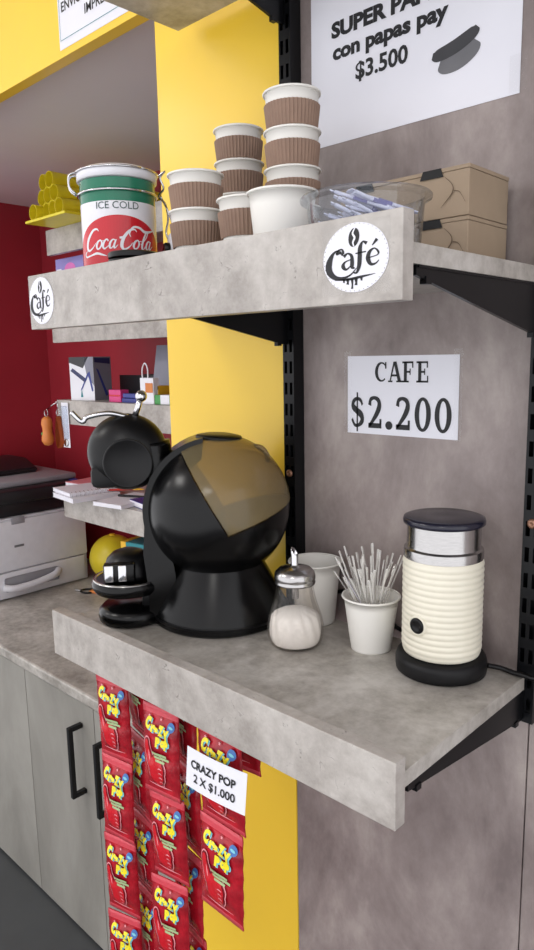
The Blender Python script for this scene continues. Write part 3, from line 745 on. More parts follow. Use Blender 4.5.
for k in range(24):
    a = rr_.uniform(0, 2 * PI); q_ = .017 * math.sqrt(rr_.random())
    c_ = TUB + Vector((math.cos(a) * q_, math.sin(a) * q_, .023 + .0012 * k))
    lean = rr_.uniform(.30, .55); yaw = rr_.uniform(-.35, .35)
    dd = Vector((-.725 * math.cos(yaw) + .688 * math.sin(yaw), -.688 * math.cos(yaw) - .725 * math.sin(yaw), lean)).normalized()
    o = bpy.data.objects.new('sachet', sm_); COL.objects.link(o); o.location = c_ - dd * .027; o.rotation_mode = 'QUATERNION'
    o.rotation_quaternion = dd.to_track_quat('Z', 'Y'); o.scale = (.8, 1, .66)
    tag(o, 'white and violet wrapped stick sachet in the clear tub', 'sachet', 'sachets in the clear tub')

# kraft boxes
def kraft(z, label):
    t = thing('kraft_box', label, 'cardboard box', (-.4225, -.058, z), 0)
    hx, hy, h = .0775, .042, .0475
    bm = bmesh.new(); box(bm, -hx, hx, -hy, hy, 0, h - .0045, .0008); obj('tray', bm, M['kraft'], t)
    bm = bmesh.new(); box(bm, -hx - .0003, hx + .0003, -hy - .0003, hy + .0003, h - .0043, h - .0004, .0006); ld_ = obj('lid', bm, M['kraft'], t)
    for xs in (-.045, .037):
        bm = bmesh.new(); fn_ = lambda x, y: Vector((x, y, h - .0007)); 
        prism(bm, [(xs - .013, h - .0085), (xs + .013, h - .0085), (xs + .010, h - .0008), (xs - .010, h - .0008)], -hy - .0016, -hy - .0008); box(bm, xs - .010, xs + .010, -hy - .0016, -hy + .004, h - .0010, h - .0003)
        obj('slot', bm, M['blk_matt'], ld_)
    bm = bmesh.new()
    ribbon(bm, [(.052, .038), (.060, .030), (.060, .022), (.048, .010)], [.0004, .0007, .0014, .0003], lambda x, z_: Vector((x, -hy - .0014, z_)))
    ribbon(bm, [(.062, .024), (.068, .022), (.0745, .012)], [.0008, .0005, .0003], lambda x, z_: Vector((x, -hy - .0014, z_)))
    obj('tab_cut', bm, M['art_kraft_dark'], ld_)
plain('art_kraft_dark', (98, 80, 62), 0.8)
kraft(UZ, 'brown kraft food box at the bottom of the pair behind the tub')
kraft(UZ + .0478, 'brown kraft food box stacked on top of another box')

# soda tin
TIN = Vector((-.797, -.186, UZ)); TR, TH = .0478, .157
t = thing('soda_tin', 'green white and red vintage cola tin with clip lid and ICE COLD lettering', 'tin', TIN, 0)
pc = CAM - TIN; fa = math.atan2(pc.y, pc.x)          # angle that faces the shop
bm = bmesh.new()
lathe(bm, [(TR - .001, 0), (TR, .001), (TR, TH * .70)], 72, 0, cap0=True); lathe(bm, [(TR, TH * .70), (TR, TH * .775), (TR + .001, TH * .78), (TR + .001, TH * .80), (TR, TH * .805), (TR, TH * .88)], 72, 1, cap1=True)
obj('can', bm, [M['tin_white'], M['tin_green']], t, auto=40)
bm = bmesh.new(); lathe(bm, [(TR + .001, TH * .885), (TR + .003, TH * .89), (TR + .0035, TH * .94), (TR + .002, TH * .965), (TR - .004, TH * .985), (TR - .016, TH * 1.0), (.0005, TH * 1.005)], 72, cap0=True, cap1=True); lid = obj('lid', bm, M['tin_white'], t, smooth=True)
bm = bmesh.new(); 
for zz, rr in ((TH * .955, TR + .0042), (TH * .785, TR + .0025)):
    tube(bm, [(rr * math.cos(a), rr * math.sin(a), zz) for a in [2 * PI * k / 48 for k in range(49)]], .0014, 8)
obj('wire_band', bm, M['chrome'], t, smooth=True)
for s_, da in ((1, -PI / 2 + .05), (-1, PI / 2 - .1)):
    a = fa + da; c, s = math.cos(a), math.sin(a); tx, ty = -s, c
    P = lambda r, u_, z: Vector((c * r + tx * u_, s * r + ty * u_, z))
    bm = bmesh.new()
    if s_ == 1:
        tube(bm, [P(TR + .003, -.008, TH * .955), P(TR + .012, -.008, TH * .93), P(TR + .012, -.006, TH * .84), P(TR + .004, -.006, TH * .79)], .0013, 8, smooth=3); tube(bm, [P(TR + .003, .008, TH * .955), P(TR + .012, .008, TH * .93), P(TR + .012, .006, TH * .84), P(TR + .004, .006, TH * .79)], .0013, 8, smooth=3)
    else:
        Q = [(.004, .955, .006), (.014, .99, 0), (.008, .93, -.006), (.012, .85, -.004), (.005, .80, .004), (.013, .74, .006), (.016, .62, .002), (.013, .50, -.004), (.018, .44, -.004), (.022, .56, 0), (.015, .70, .004), (.008, .78, -.006)]
        tube(bm, [P(TR + r, u_, TH * z) for r, z, u_ in Q], .0014, 8, smooth=5)
    obj('latch', bm, M['chrome'], t, smooth=True)
def tinfn(off):
    def f(x, z):   # x metres along the surface (positive to the viewer's right), z height
        a = fa + x / TR; r = TR + off; return Vector((r * math.cos(a), r * math.sin(a), z))
    return f
bm = bmesh.new()
zc = TH * .20
disc = [(.068 * math.cos(a), zc + (.0655 if math.sin(a) > 0 else .0295) * math.sin(a) * (abs(math.cos(a)) * .0 + 1)) for a in [2 * PI * k / 64 for k in range(64)]]
gx = []
for k in range(41):
    x = -.074 + .148 * k / 40; e = math.sqrt(max(0, 1 - (x / .0745) ** 2)); gx.append((x, zc + .0615 * e, max(.0015, zc - .05 * e)))
ff = tinfn(.0003)
prev = None
for x, zt, zb in gx:
    cur = (bm.verts.new(ff(x, zt)), bm.verts.new(ff(x, zb)))
    if prev: bm.faces.new((prev[0], prev[1], cur[1], cur[0])).material_index = 0
    prev = cur
ff = tinfn(.0006)
put_text(bm, 'ICE COLD', -.001, TH * .64, .0088, ff, 1, bold=.0, width=.054)
# flowing script lettering
def scr(p, wd, ox, oz, k): ribbon(bm, [(ox + (x + .22 * z) * k, oz + z * k) for x, z in p], [v * k for v in wd], ff, 2, 7)
kk = .0094; oz = TH * .335
scr([(1.15, 2.25), (.8, 2.55), (.15, 2.35), (-.55, 1.3), (-.6, .3), (-.1, -.1), (.55, .25), (.95, .8)], [.05, .22, .3, .42, .42, .28, .16, .06], -.042, oz, kk)     # C
scr([(-.55, -.05), (-1.0, -.45), (-.7, -.85), (.3, -.75), (1.3, -.55), (2.2, -.75), (2.9, -.95)], [.05, .2, .22, .2, .3, .22, .05], -.042, oz, kk)                    # swash
def o_(x): scr([(x + .35, 1.15), (x, .9), (x - .12, .4), (x + .12, .0), (x + .5, .2), (x + .62, .75), (x + .35, 1.15), (x + .5, 1.0), (x + .95, 1.05)], [.14, .26, .3, .2, .2, .24, .14, .1, .06], -.042, oz, kk)
o_(1.25)
scr([(2.75, .95), (2.5, 1.2), (2.2, .9), (2.1, .35), (2.35, .0), (2.7, .2), (2.95, .5)], [.2, .16, .24, .3, .2, .12, .06], -.042, oz, kk)
scr([(3.7, 1.0), (3.35, 1.15), (3.05, .75), (3.05, .2), (3.3, .05), (3.6, .5), (3.75, 1.15), (3.6, .4), (3.75, .05), (4.1, .45)], [.12, .16, .26, .26, .14, .1, .12, .26, .16, .06], -.042, oz, kk)
scr([(4.15, 1.35), (4.65, 1.45)], [.26, .26], -.042, oz, kk)
scr([(6.3, 2.2), (5.9, 2.5), (5.3, 2.3), (4.7, 1.4), (4.6, .4), (5.0, -.1), (5.6, .2), (6.0, .8)], [.08, .2, .3, .4, .42, .28, .16, .06], -.042, oz, kk)
scr([(5.6, 1.5), (5.35, 2.0), (5.7, 2.75), (6.6, 2.75), (7.6, 2.3), (8.9, 2.55), (9.5, 2.9)], [.06, .16, .24, .3, .34, .2, .05], -.042, oz, kk)
o_(6.3)
scr([(7.2, .6), (7.9, 1.5), (8.1, 2.3), (7.8, 2.2), (7.45, 1.0), (7.45, .2), (7.7, .0), (8.0, .5)], [.06, .12, .2, .2, .3, .28, .14, .06], -.042, oz, kk)
scr([(8.8, 1.0), (8.45, 1.15), (8.15, .75), (8.15, .2), (8.4, .05), (8.7, .5), (8.85, 1.15), (8.7, .4), (8.85, .05), (9.3, .55)], [.12, .16, .26, .26, .14, .1, .12, .26, .16, .06], -.042, oz, kk)
obj('printed_label', bm, [M['tin_red'], M['tin_ink'], M['tin_white']], t)

# stack of dark lids and a small white gadget beside the tin
t = thing('cup_lids', 'short stack of dark cup lids lying before the soda tin', 'cup lid', (-.700, -.236, UZ))
for k in range(5):
    bm = bmesh.new(); lathe(bm, [(.0005, 0), (.0285, 0), (.0300, .001), (.0300, .006), (.0285, .0072), (.025, .0072), (.024, .0062), (.0005, .0062)], 44); obj('lid', bm, M['blk_satin'], t, (0, 0, k * .0078), auto=40)
gp = Vector((-.722, -.150, UZ))
t = thing('small_dispenser', 'small white plastic dispenser with a round black knob behind the tin', 'dispenser', gp, -.5)
bm = bmesh.new(); box(bm, -.012, .012, -.012, .012, 0, .072, .003); obj('case', bm, M['tin_white'], t, auto=45)
bm = bmesh.new(); lathe(bm, [(.0075, 0), (.0075, .005), (.006, .007), (.0005, .007)], 24, cap0=True, M=Matrix.Translation((.004, -.0122, .053)) @ Matrix.Rotation(PI / 2, 4, 'X')); obj('knob', bm, M['blk_satin'], t, auto=40)

# ================================================================== hanging candy
PW, PH = .067, .1115
def pf(x, z, sgn=-1):
    """bulge of a sachet: x across, z from 0 (top) to -PH"""
    u = max(0.0, 1 - (2 * x / PW) ** 2); v = max(0.0, min(1.0, (-z - .011) / .018)) * max(0.0, min(1.0, (PH - .011 + z) / .018))
    wob = .0007 * math.sin(x * 210 + z * 90) + .0006 * math.sin(z * 260 + 1.3) 
    return sgn * ((.0062 + wob) * math.sqrt(u) * (v * v * (3 - 2 * v)) + .0007)
def packet_mesh(seed):
    r = random.Random(seed); bm = bmesh.new(); nx, nz = 10, 20
    for sg in (-1, 1):
        G = []
        for j in range(nz + 1):
            z = -PH * j / nz
            G.append([bm.verts.new((-PW / 2 + PW * i / nx + (.0006 * math.sin(z * 300 + i) if i in (0, nx) else 0), pf(-PW / 2 + PW * i / nx, z, sg) + (.0004 * math.sin(i * 3.1) if j < 3 or j > nz - 3 else 0), z)) for i in range(nx + 1)])
        for j in range(nz):
            for i in range(nx):
                f = bm.faces.new((G[j][i], G[j][i + 1], G[j + 1][i + 1], G[j + 1][i])); f.material_index = 1 if j < 2 or j >= nz - 1 else 0; f.smooth = True
        if sg == -1: G0 = G
        else:
            rim0 = G0[0] + [G0[j][nx] for j in range(1, nz + 1)] + G0[nz][::-1][1:] + [G0[j][0] for j in range(nz - 1, 0, -1)]
            rim1 = G[0] + [G[j][nx] for j in range(1, nz + 1)] + G[nz][::-1][1:] + [G[j][0] for j in range(nz - 1, 0, -1)]
            n = len(rim0)
            for k in range(n): bm.faces.new((rim0[k], rim1[k], rim1[(k + 1) % n], rim0[(k + 1) % n]))
    bmesh.ops.recalc_face_normals(bm, faces=bm.faces)
    me = bpy.data.meshes.new('candy_packet'); bm.to_mesh(me); bm.free()
    me.materials.append(M['foil_red']); me.materials.append(M['foil_crimp']); return me
def art_mesh():
    bm = bmesh.new()
    F = lambda off: (lambda x, z: Vector((x, pf(x, z) - off, z)))
    fist = []
    for k in range(48):
        a = 2 * PI * k / 48; bmp = .0016 * abs(math.sin(a * 5 + .6)) if -1.1 < math.atan2(math.sin(a), math.cos(a)) < 1.2 else 0
        fist.append(((.0125 + bmp) * math.cos(a) - .0015, (.0195 + bmp * .4) * math.sin(a) - .0765))
    def grow(p, d, cx=-.0015, cz=-.0765): return [(x + d * (x - cx) / math.hypot(x - cx, z - cz), z + d * (z - cz) / math.hypot(x - cx, z - cz)) for x, z in p]
    th = [(-.0200, -.0445), (-.0190, -.052), (-.0160, -.062), (-.0105, -.072), (-.006, -.080)]
    for d, lay, mi in ((.0032, .0016, 4), (.0018, .0021, 5), (0, .0026, 6)):
        ring_poly(bm, grow(fist, d), F(lay), mi); ribbon(bm, th, [.0062 + 2 * d, .0078 + 2 * d, .0086 + 2 * d, .009 + 2 * d, .009 + 2 * d], F(lay), mi, 5)
        ring_poly(bm, ellipse(-.0200, -.0445, .0031 + d, .0031 + d, 14), F(lay), mi, 1)
    for zf in (-.0715, -.0775, -.0835, -.0895): ribbon(bm, [(.0035, zf), (.007, zf + .0012), (.0105, zf)], [.0006, .0016, .0006], F(.0034), 4, 3)
    ribbon(bm, [(-.0165, -.053), (-.0155, -.060), (-.0135, -.066)], [.0005, .0016, .0005], F(.0030), 4, 3)
    # lettering: yellow letters with blue shade, each hopping
    word = [('C', -.0225, -.0255, .0112), ('r', -.0105, -.0275, .0090), ('a', -.0040, -.0290, .0086), ('Z', .0030, -.0300, .0104), ('Y', .0120, -.0335, .0112)]
    for chh, x, z, h in word:
        put_text(bm, chh, x + .0014, z - .0016, h * 1.06, F(.0022), 3, bold=.09, align='L', width=h * .98)
        put_text(bm, chh, x, z, h, F(.0029), 1, bold=.085, align='L', width=h * .92)
    for chh, x, z in (('P', -.001, -.0440), ('o', .007, -.0430), ('P', .0135, -.0452)):
        put_text(bm, chh, x + .0014, z - .0014, .0104, F(.0022), 3, bold=.09, align='L', width=.0080)
        put_text(bm, chh, x, z, .0100, F(.0029), 1, bold=.085, align='L', width=.0074)
    # green flavour strips, badge, stars
    for z, x0, x1 in ((-.0545, -.009, .017), (-.0585, -.005, .021), (-.0625, -.002, .014)): ribbon(bm, [(x0, z), ((x0 + x1) / 2, z + .0004), (x1, z - .0008)], .0030, F(.0030), 2, 3)
    ring_poly(bm, ellipse(.0235, -.0185, .0062, .0056, 16), F(.0024), 7, 2); ring_poly(bm, ellipse(.0235, -.0185, .0040, .0014, 12, -.2), F(.0030), 3, 1)
    for x, z in ((-.0185, -.0135), (.004, -.0135)):
        st = [(x + (.0022 if k % 2 == 0 else .0010) * math.sin(k * PI / 5), z + (.0022 if k % 2 == 0 else .0010) * math.cos(k * PI / 5)) for k in range(10)]
        flat_poly(bm, st, F(.0024), 4)
    ribbon(bm, [(-.022, -.0975), (0, -.0985), (.022, -.0975)], [.0004, .002, .0004], F(.0022), 4, 3)
    me = bpy.data.meshes.new('printed_art'); bm.to_mesh(me); bm.free()
    for k in ('foil_red', 'art_yellow', 'art_green', 'art_cyan', 'art_pink', 'art_dark', 'art_red', 'art_blue'): me.materials.append(M[k])
    return me
PK = [packet_mesh(i) for i in range(2)]; ART = art_mesh()
SC = 1.09
def strip(label, px, py, y, ztop, n, rz, xs=1.0):
    x = at(px, py, 1, y).x
    t = thing('candy_strip', label, 'candy strip', (x, y, ztop), rz, 'hanging candy strips'); t.scale = (SC * xs, SC, SC)
    for k in range(n):
        o = bpy.data.objects.new('candy_packet', PK[k % 2]); COL.objects.link(o); o.parent = t
        o.location = (.0012 * math.sin(k * 2.1 + x * 40), .0015 * math.sin(k * 1.7 + y * 50), -k * (PH + .0001)); o.rotation_euler = (.02 * math.sin(k * 2.9 + x * 30), .012 * math.sin(k * 1.9 + x * 25), .05 * math.sin(k * 1.3 + x * 60))
        a = bpy.data.objects.new('printed_art', ART); COL.objects.link(a); a.parent = o
    bm = bmesh.new(); tube(bm, [(0, 0, -.004), (0, 0, (-.3716 - ztop) / SC)], .0006, 6)
    obj('hanging_thread', bm, M['tin_white'], t)
    return t
strip('long strip of red candy sachets hanging closest to the black cabinet handles', 116, 760, -.252, -.424, 5, .22, .80)
strip('long strip of red candy sachets hanging behind the one near the handles', 141, 760, -.222, -.395, 5, -.15, .85)
strip('long strip of red candy sachets hanging in the middle before the yellow pier', 165, 785, -.252, -.430, 5, .20, .82)
strip('long strip of red candy sachets hanging behind the middle one', 187, 785, -.220, -.400, 5, -.15, .85)
strip('short strip of red candy sachets hanging behind the CRAZY POP price tag', 221, 820, -.250, -.4225, 2, .04)
strip('single red candy sachet hanging behind the short strip at the yellow pier', 234, 780, -.212, -.374, 1, .1)

# CRAZY POP tag: paper hanging in front of the short strip
t = thing('price_tag', 'white paper tag reading CRAZY POP 2 X $1.000 hanging below the shelf', 'sign', (-.5745, -.2665, -.4985), 0, rot=(0, 0, 0))
ca = [at(187.5, 745.5, 1, -.2665), at(242, 776, 1, -.2665), at(244.7, 816, 1, -.2665), at(186, 784.4, 1, -.2665)]
A0 = ca[3] - t.location; U = (ca[2] - ca[3]); Vv = (ca[0] - ca[3]); 
tagfn = lambda off: (lambda u, v: A0 + U * u + Vv * v + Vector((0, -off - .0025 * math.sin(PI * u), 0)))
bm = bmesh.new(); f = tagfn(0); G = [[bm.verts.new(f(i / 8, j / 3)) for i in range(9)] for j in range(4)]
for j in range(3):
    for i in range(8): bm.faces.new((G[j][i], G[j][i + 1], G[j + 1][i + 1], G[j + 1][i]))
ex = bmesh.ops.extrude_face_region(bm, geom=list(bm.faces))
for v in [g_ for g_ in ex['geom'] if isinstance(g_, bmesh.types.BMVert)]: v.co.y += .0003
obj('paper', bm, M['paper'], t)
bm = bmesh.new(); put_text(bm, 'CRAZY POP', .47, .54, .20, tagfn(.0007), bold=.03, width=.76); obj('lettering', bm, M['ink'], t); bm = bmesh.new(); put_text(bm, '2 X $1.000', .50, .20, .21, tagfn(.0007), bold=.018, width=.70); obj('lettering', bm, M['ink'], t)

# ================================================================== niche: counter and cabinets
CT = -.797
bm = bmesh.new(); box(bm, NX0 + .001, NX1 - .001, .088, NY1 - .001, CT - .032, CT, .006)
tag(obj('worktop', bm, M['lam_top']), 'grey laminate worktop with the printer on it', 'worktop')
DY = .100
def cabinet(x0, x1, label, doors):
    t = thing('cabinet', label, 'cabinet', ((x0 + x1) / 2, .4, FLOOR + .001), 0, 'cabinets below the worktop'); ox, oy, oz = t.location
    bm = bmesh.new(); box(bm, x0 + .0005 - ox, x1 - .0005 - ox, DY + .019 - oy, NY1 - .02 - oy, .0, CT - .033 - oz); obj('carcass', bm, M['cab'], t)
    for (a, b, hx) in doors:
        bm = bmesh.new(); box(bm, a + .0015 - ox, b - .0015 - ox, DY - oy, DY + .0185 - oy, .008, CT - .036 - oz, .0008); d = obj('door', bm, M['cab'], t)
        if hx is not None:
            bm = bmesh.new(); za, zb = -1.083 - oz, -.892 - oz; yh = DY - .034 - oy
            box(bm, hx - .006 - ox, hx + .006 - ox, yh - .006, yh + .006, za, zb, .0015); 
            for zz in (za, zb - .012): box(bm, hx - .006 - ox, hx + .006 - ox, yh + .006, DY - .0003 - oy, zz, zz + .012, .001)
            obj('handle', bm, M['blk_matt'], d)
cabinet(NX0 + .002, -1.752, 'grey cabinet with a plain handleless door under the printer', [(NX0 + .002, -1.752, None)])
cabinet(-1.752, -1.068, 'grey two-door cabinet with black bar handles beside the candy strips', [(-1.752, -1.41, -1.468), (-1.41, -1.068, -1.352)])
cabinet(-1.068, NX1 - .002, 'narrow grey filler cabinet behind the yellow pier', [(-1.068, NX1 - .002, None)])

# niche shelves
BSX0, BSY = -2.04, .42
tops = [(.396, .322), (.132, .057), (-.122, -.197), (-.430, -.504)]
nl = ['grey niche shelf holding the yellow tubes', 'grey niche shelf holding the lilac box', 'grey niche shelf with pen box and hanging keyrings', 'grey niche shelf holding notebooks']
BT = []
for (a, b), lab in zip(tops, nl):
    t = thing('niche_shelf', lab, 'shelf', (-1.48, .58, b), 0, 'niche shelves')
    x0, x1 = BSX0 + 1.48, NX1 - .002 + 1.48
    bm = bmesh.new(); box(bm, x0, x1, BSY + .0165 - .58, NY1 - .001 - .58, a - b - .018, a - b, .0006); obj('board', bm, M['lam_top'], t)
    bm = bmesh.new(); box(bm, x0, x1, BSY - .58, BSY + .016 - .58, 0, a - b, .0008); obj('fascia', bm, M['lam'], t)
    BT.append(a)

# yellow tubes on the top niche shelf
tb = bmesh.new(); R_o, R_i, TL = .0220, .0205, .38
lathe(tb, [(R_o, 0), (R_o, TL), (R_i, TL), (R_i, 0), (R_o, 0)], 28, M=Matrix.Rotation(-PI / 2, 4, 'X'))
bmesh.ops.remove_doubles(tb, verts=tb.verts, dist=1e-6); bmesh.ops.recalc_face_normals(tb, faces=tb.faces)
for f_ in tb.faces: f_.smooth = True
for e_ in tb.edges: e_.smooth = e_.calc_face_angle(0) < .6
tme = bpy.data.meshes.new('yellow_tube'); tb.to_mesh(tme); tb.free(); tme.materials.append(M['tube_yellow'])
yt0 = .335; tx0 = at(33, 213, 1, yt0).x
rown = ['bottom', 'middle', 'top']
for row, (n, xo) in enumerate(((4, 0), (3, .0222), (2, .0444))):
    for k in range(n):
        o = bpy.data.objects.new('yellow_tube', tme); COL.objects.link(o)
        o.location = (tx0 + xo + k * .0444, yt0 + .006 * ((k * 7 + row * 3) % 4), .396 + .0086 + .022 + row * .0386)
        tag(o, 'yellow hollow tube in the %s row of the pile on the top niche shelf' % rown[row], 'tube', 'yellow tubes on the niche shelf, %s row' % rown[row])
bm = bmesh.new(); box(bm, tx0 - .028, tx0 + .19, yt0 - .012, .72, .3964, .4042, .002)
tag(obj('yellow_board', bm, M['tube_yellow']), 'flat yellow board under the yellow tubes on the niche shelf', 'board')

# lilac box on the second niche shelf
t = thing('lilac_box', 'lilac carton with pink print under the yellow tubes', 'carton', (at(55, 258, 1, .47).x + .09, .50, BT[1]), 0)
bm = bmesh.new(); box(bm, -.09, .10, -.03, .07, 0, .186, .001); obj('carton', bm, M['lilac'], t)
bm = bmesh.new(); fn3 = lambda x, z: Vector((x, -.0304, z)); ring_poly(bm, ellipse(-.005, .150, .032, .020, 24), fn3, 0, 1); flat_poly(bm, [(-.085, .125), (-.055, .125), (-.055, .155), (-.085, .155)], fn3, 1); flat_poly(bm, [(-.06, .05), (.08, .05), (.08, .075), (-.06, .075)], fn3, 1)
obj('print', bm, [M['pink_print'], M['paper']], t)

# pen box etc. on the third niche shelf
zb = BT[2]
def on3(px, y): return at(px, 398, 1, y).x
t = thing('pen_box', 'white and grey pen display box with blue pens printed on it', 'carton', (on3(95, .46), .46, zb), .20)
bm = bmesh.new(); box(bm, -.105, 0, 0, .075, 0, .135, .001); obj('carton', bm, [M['paper']], t); t.scale = (1, 1, .99)
bm = bmesh.new(); fl = lambda x, z: Vector((x, -.0004, z)); fr_ = lambda y, z: Vector((.0004, y, z)); fl2 = lambda x, z: Vector((x, -.0008, z)); fr2 = lambda y, z: Vector((.0008, y, z))
flat_poly(bm, [(0, 0), (.075, 0), (.075, .135), (0, .135)], fr_, 0); flat_poly(bm, [(.005, .118), (.070, .112), (.070, .130), (.005, .132)], fr2, 1); flat_poly(bm, [(.010, .10), (.020, .095), (.058, .015), (.048, .012)], fr2, 2)
flat_poly(bm, [(-.105, .135), (-.02, .135), (-.045, .10), (-.105, .118)], fl, 3); flat_poly(bm, [(-.10, .092), (-.09, .10), (-.030, .066), (-.038, .055)], fl2, 1); flat_poly(bm, [(-.060, .030), (-.052, .034), (-.018, .085), (-.026, .085)], fl2, 2); flat_poly(bm, [(-.042, .135), (-.0, .135), (-.0, .045), (-.030, .08)], fl, 0); flat_poly(bm, [(-.06, .01), (-.055, .035), (-.049, .01)], fl2, 4); flat_poly(bm, [(-.025, .085), (-.016, .09), (-.004, .03), (-.01, .028)], fl2, 2)
obj('print', bm, [M['grey_print'], M['navy'], M['blue_print'], M['ink_dark'], M['teal']], t)
def gadget(name, label, cat, px, y, parts, rz=0.0):
    t = thing(name, label, cat, (on3(px, y), y, zb), rz)
    for nm, a, m_ in parts:
        bm = bmesh.new(); box(bm, *a, .0015); obj(nm, bm, M[m_], t)
    return t
gadget('pencil_case', 'small magenta pencil case lying by the pen box', 'pencil case', 119, .46, [('body', (-.03, .03, -.015, .015, 0, .036), 'magenta'), ('zip', (-.028, .028, -.0158, -.0152, .017, .021), 'red_small')])
gadget('stapler', 'blue stapler lying between pencil case and white bag', 'stapler', 133, .46, [('base', (-.04, .045, -.012, .012, 0, .012), 'blue_print'), ('arm', (-.035, .045, -.011, .011, .0135, .026), 'blue_print')])
gadget('pen_tray', 'long dark tray at the back of the keyring shelf', 'tray', 152, .62, [('base', (-.10, .10, -.05, .05, 0, .006), 'printer_dark'), ('front', (-.10, .10, -.05, -.044, .0065, .075), 'printer_dark'), ('back', (-.10, .10, .044, .05, .0065, .075), 'printer_dark')])
t = gadget('gift_bag', 'tiny white gift bag with orange print and looped handle', 'gift bag', 150, .445, [('bag', (-.030, .030, -.010, .010, 0, .072), 'paper'), ('print', (-.004, .028, -.0106, -.0101, .032, .058), 'orange')])
bm = bmesh.new(); tube(bm, [(-.018, -.0085, .070), (-.018, -.0085, .095), (-.006, -.0085, .112), (.006, -.0085, .098), (.006, -.0085, .070)], .002, 8, smooth=5); obj('handle', bm, M['paper'], t, smooth=True)
gadget('ink_box', 'small amber box next to the tiny gift bag', 'carton', 158, .47, [('carton', (-.028, .028, -.02, .02, 0, .050), 'amber'), ('flap', (-.028, .028, -.0206, -.0201, .04, .049), 'ink_dark')])
gadget('eraser', 'green eraser beside the amber box at the yellow pier', 'eraser', 166, .45, [('rubber', (-.04, .06, -.012, .012, 0, .026), 'green_small'), ('band', (-.01, .03, -.0125, .0125, .0005, .0265), 'paper')])
t = thing('display_card', 'grey leaning display card behind the tiny gift bag', 'card', (on3(163, .52), .52, zb), 0)
bm = bmesh.new(); box(bm, -.055, .05, -.002, .002, 0, .165, .0005, M=Matrix.Rotation(-.18, 4, 'X')); obj('board', bm, M['grey_print'], t)

# hanging keyrings and blister pack at the shelf end
kx, ky = BSX0 + .014, BSY - .012
def keyring(px, py, label, kind):
    p = at(px, py, 1, ky); hk = at(57, 402, 1, ky)
    t = thing('keyring', label, 'keyring', p, 0)
    bm = bmesh.new(); a = [(.011 * math.cos(2 * PI * k / 16), 0, .062 + .011 * math.sin(2 * PI * k / 16)) for k in range(17)]; tube(bm, a, .0014, 6); obj('split_ring', bm, M['chrome'], t, smooth=True)
    bm = bmesh.new(); tube(bm, [(0, 0, .073), (hk.x - p.x, 0, hk.z - p.z)], .0018, 6); obj('chain', bm, M['chrome'], t, smooth=True)
    if kind == 'peanut':
        bm = bmesh.new(); lathe(bm, [(.0005, -.045), (.012, -.042), (.0195, -.030), (.0195, -.016), (.015, -.002), (.0155, .012), (.0185, .026), (.0160, .042), (.008, .050), (.0005, .051)], 24); obj('figure', bm, M['orange'], t, smooth=True)
        bm = bmesh.new(); bmesh.ops.create_uvsphere(bm, u_segments=14, v_segments=10, radius=.009, matrix=Matrix.Translation((-.013, -.006, -.026))); obj('red_dot', bm, M['red_small'], t, smooth=True)
        bm = bmesh.new(); bmesh.ops.create_uvsphere(bm, u_segments=14, v_segments=10, radius=.006, matrix=Matrix.Translation((-.012, -.010, -.006))); obj('green_dot', bm, M['green_small'], t, smooth=True)
    else:
        bm = bmesh.new(); P = smooth_path([(0, 0, .05), (-.008, .001, .02), (-.012, .001, -.03), (0, .001, -.052), (.014, .001, -.03), (.010, .001, .02), (.001, 0, .05)], 6)
        pr = None
        for q in P:
            cu = (bm.verts.new((q.x, -.009, q.z)), bm.verts.new((q.x, .009, q.z)))
            if pr: bm.faces.new((pr[0], pr[1], cu[1], cu[0]))
            pr = cu
        bmesh.ops.solidify(bm, geom=list(bm.faces), thickness=.003); obj('strap', bm, M['orange_leather'], t, smooth=True)
keyring(47.5, 432, 'orange peanut-shaped keyring hanging from the niche shelf end', 'peanut')
keyring(59.5, 432, 'orange leather loop keyring hanging from the niche shelf end', 'loop')
p = at(66, 428, 1, ky + .007)
t = thing('blister_pack', 'clear hanging pack with white card and silver coin beside the keyrings', 'packet', p, 0)
bm = bmesh.new(); box(bm, -.020, .020, -.0006, .0006, -.062, .080, .0003); obj('card', bm, M['paper'], t)
bm = bmesh.new(); box(bm, -.018, .018, -.0072, -.0008, -.034, .070, .002); obj('blister', bm, M['plastic'], t)
bm = bmesh.new(); lathe(bm, [(.0125, 0), (.0125, .002), (.010, .0026), (.0005, .0026)], 24, cap0=True, M=Matrix.Translation((0, -.0009, -.047)) @ Matrix.Rotation(PI / 2, 4, 'X')); obj('coin', bm, M['steel'], t, smooth=True)

# notebooks on the lowest niche shelf
zn = -.430 + .0008
def book(name, label, px, y, w_, d_, h, z, rz, cover, pages='paper', spiral=False):
    t = thing(name, label, 'notebook', (at(px, 500, 1, y).x, y, z), rz)
    bm = bmesh.new(); box(bm, -w_ / 2, w_ / 2, -d_ / 2, d_ / 2, .0016, h - .0016, .0004); obj('pages', bm, M[pages], t)
    bm = bmesh.new(); box(bm, -w_ / 2 - .001, w_ / 2 + .001, -d_ / 2 - .001, d_ / 2 + .001, h - .0015, h, .0003); box(bm, -w_ / 2 - .001, w_ / 2 + .001, -d_ / 2 - .001, d_ / 2 + .001, 0, .0015, .0003); obj('cover', bm, M[cover], t)
    if spiral:
        bm = bmesh.new()
        for k in range(12):
            yy = -d_ / 2 + d_ * (k + .5) / 12; tube(bm, [(w_ / 2 - .002 + .006 * math.cos(a), yy, h / 2 + (h / 2 + .003) * math.sin(a)) for a in [2 * PI * q / 10 for q in range(11)]], .0009, 5)
        obj('spiral', bm, M['chrome'], t)
book('notebook', 'thick white notebook overhanging the lowest niche shelf end', 87, .445, .148, .16, .014, zn, -.12, 'paper', spiral=False)
book('notebook', 'white spiral notebook on top of the thick white one', 86, .455, .140, .16, .012, zn + .0146, -.16, 'paper', spiral=True)
book('notebook', 'pink notebook lying behind the white notebooks', 100, .60, .15, .17, .014, zn + .0, .1, 'art_pink')
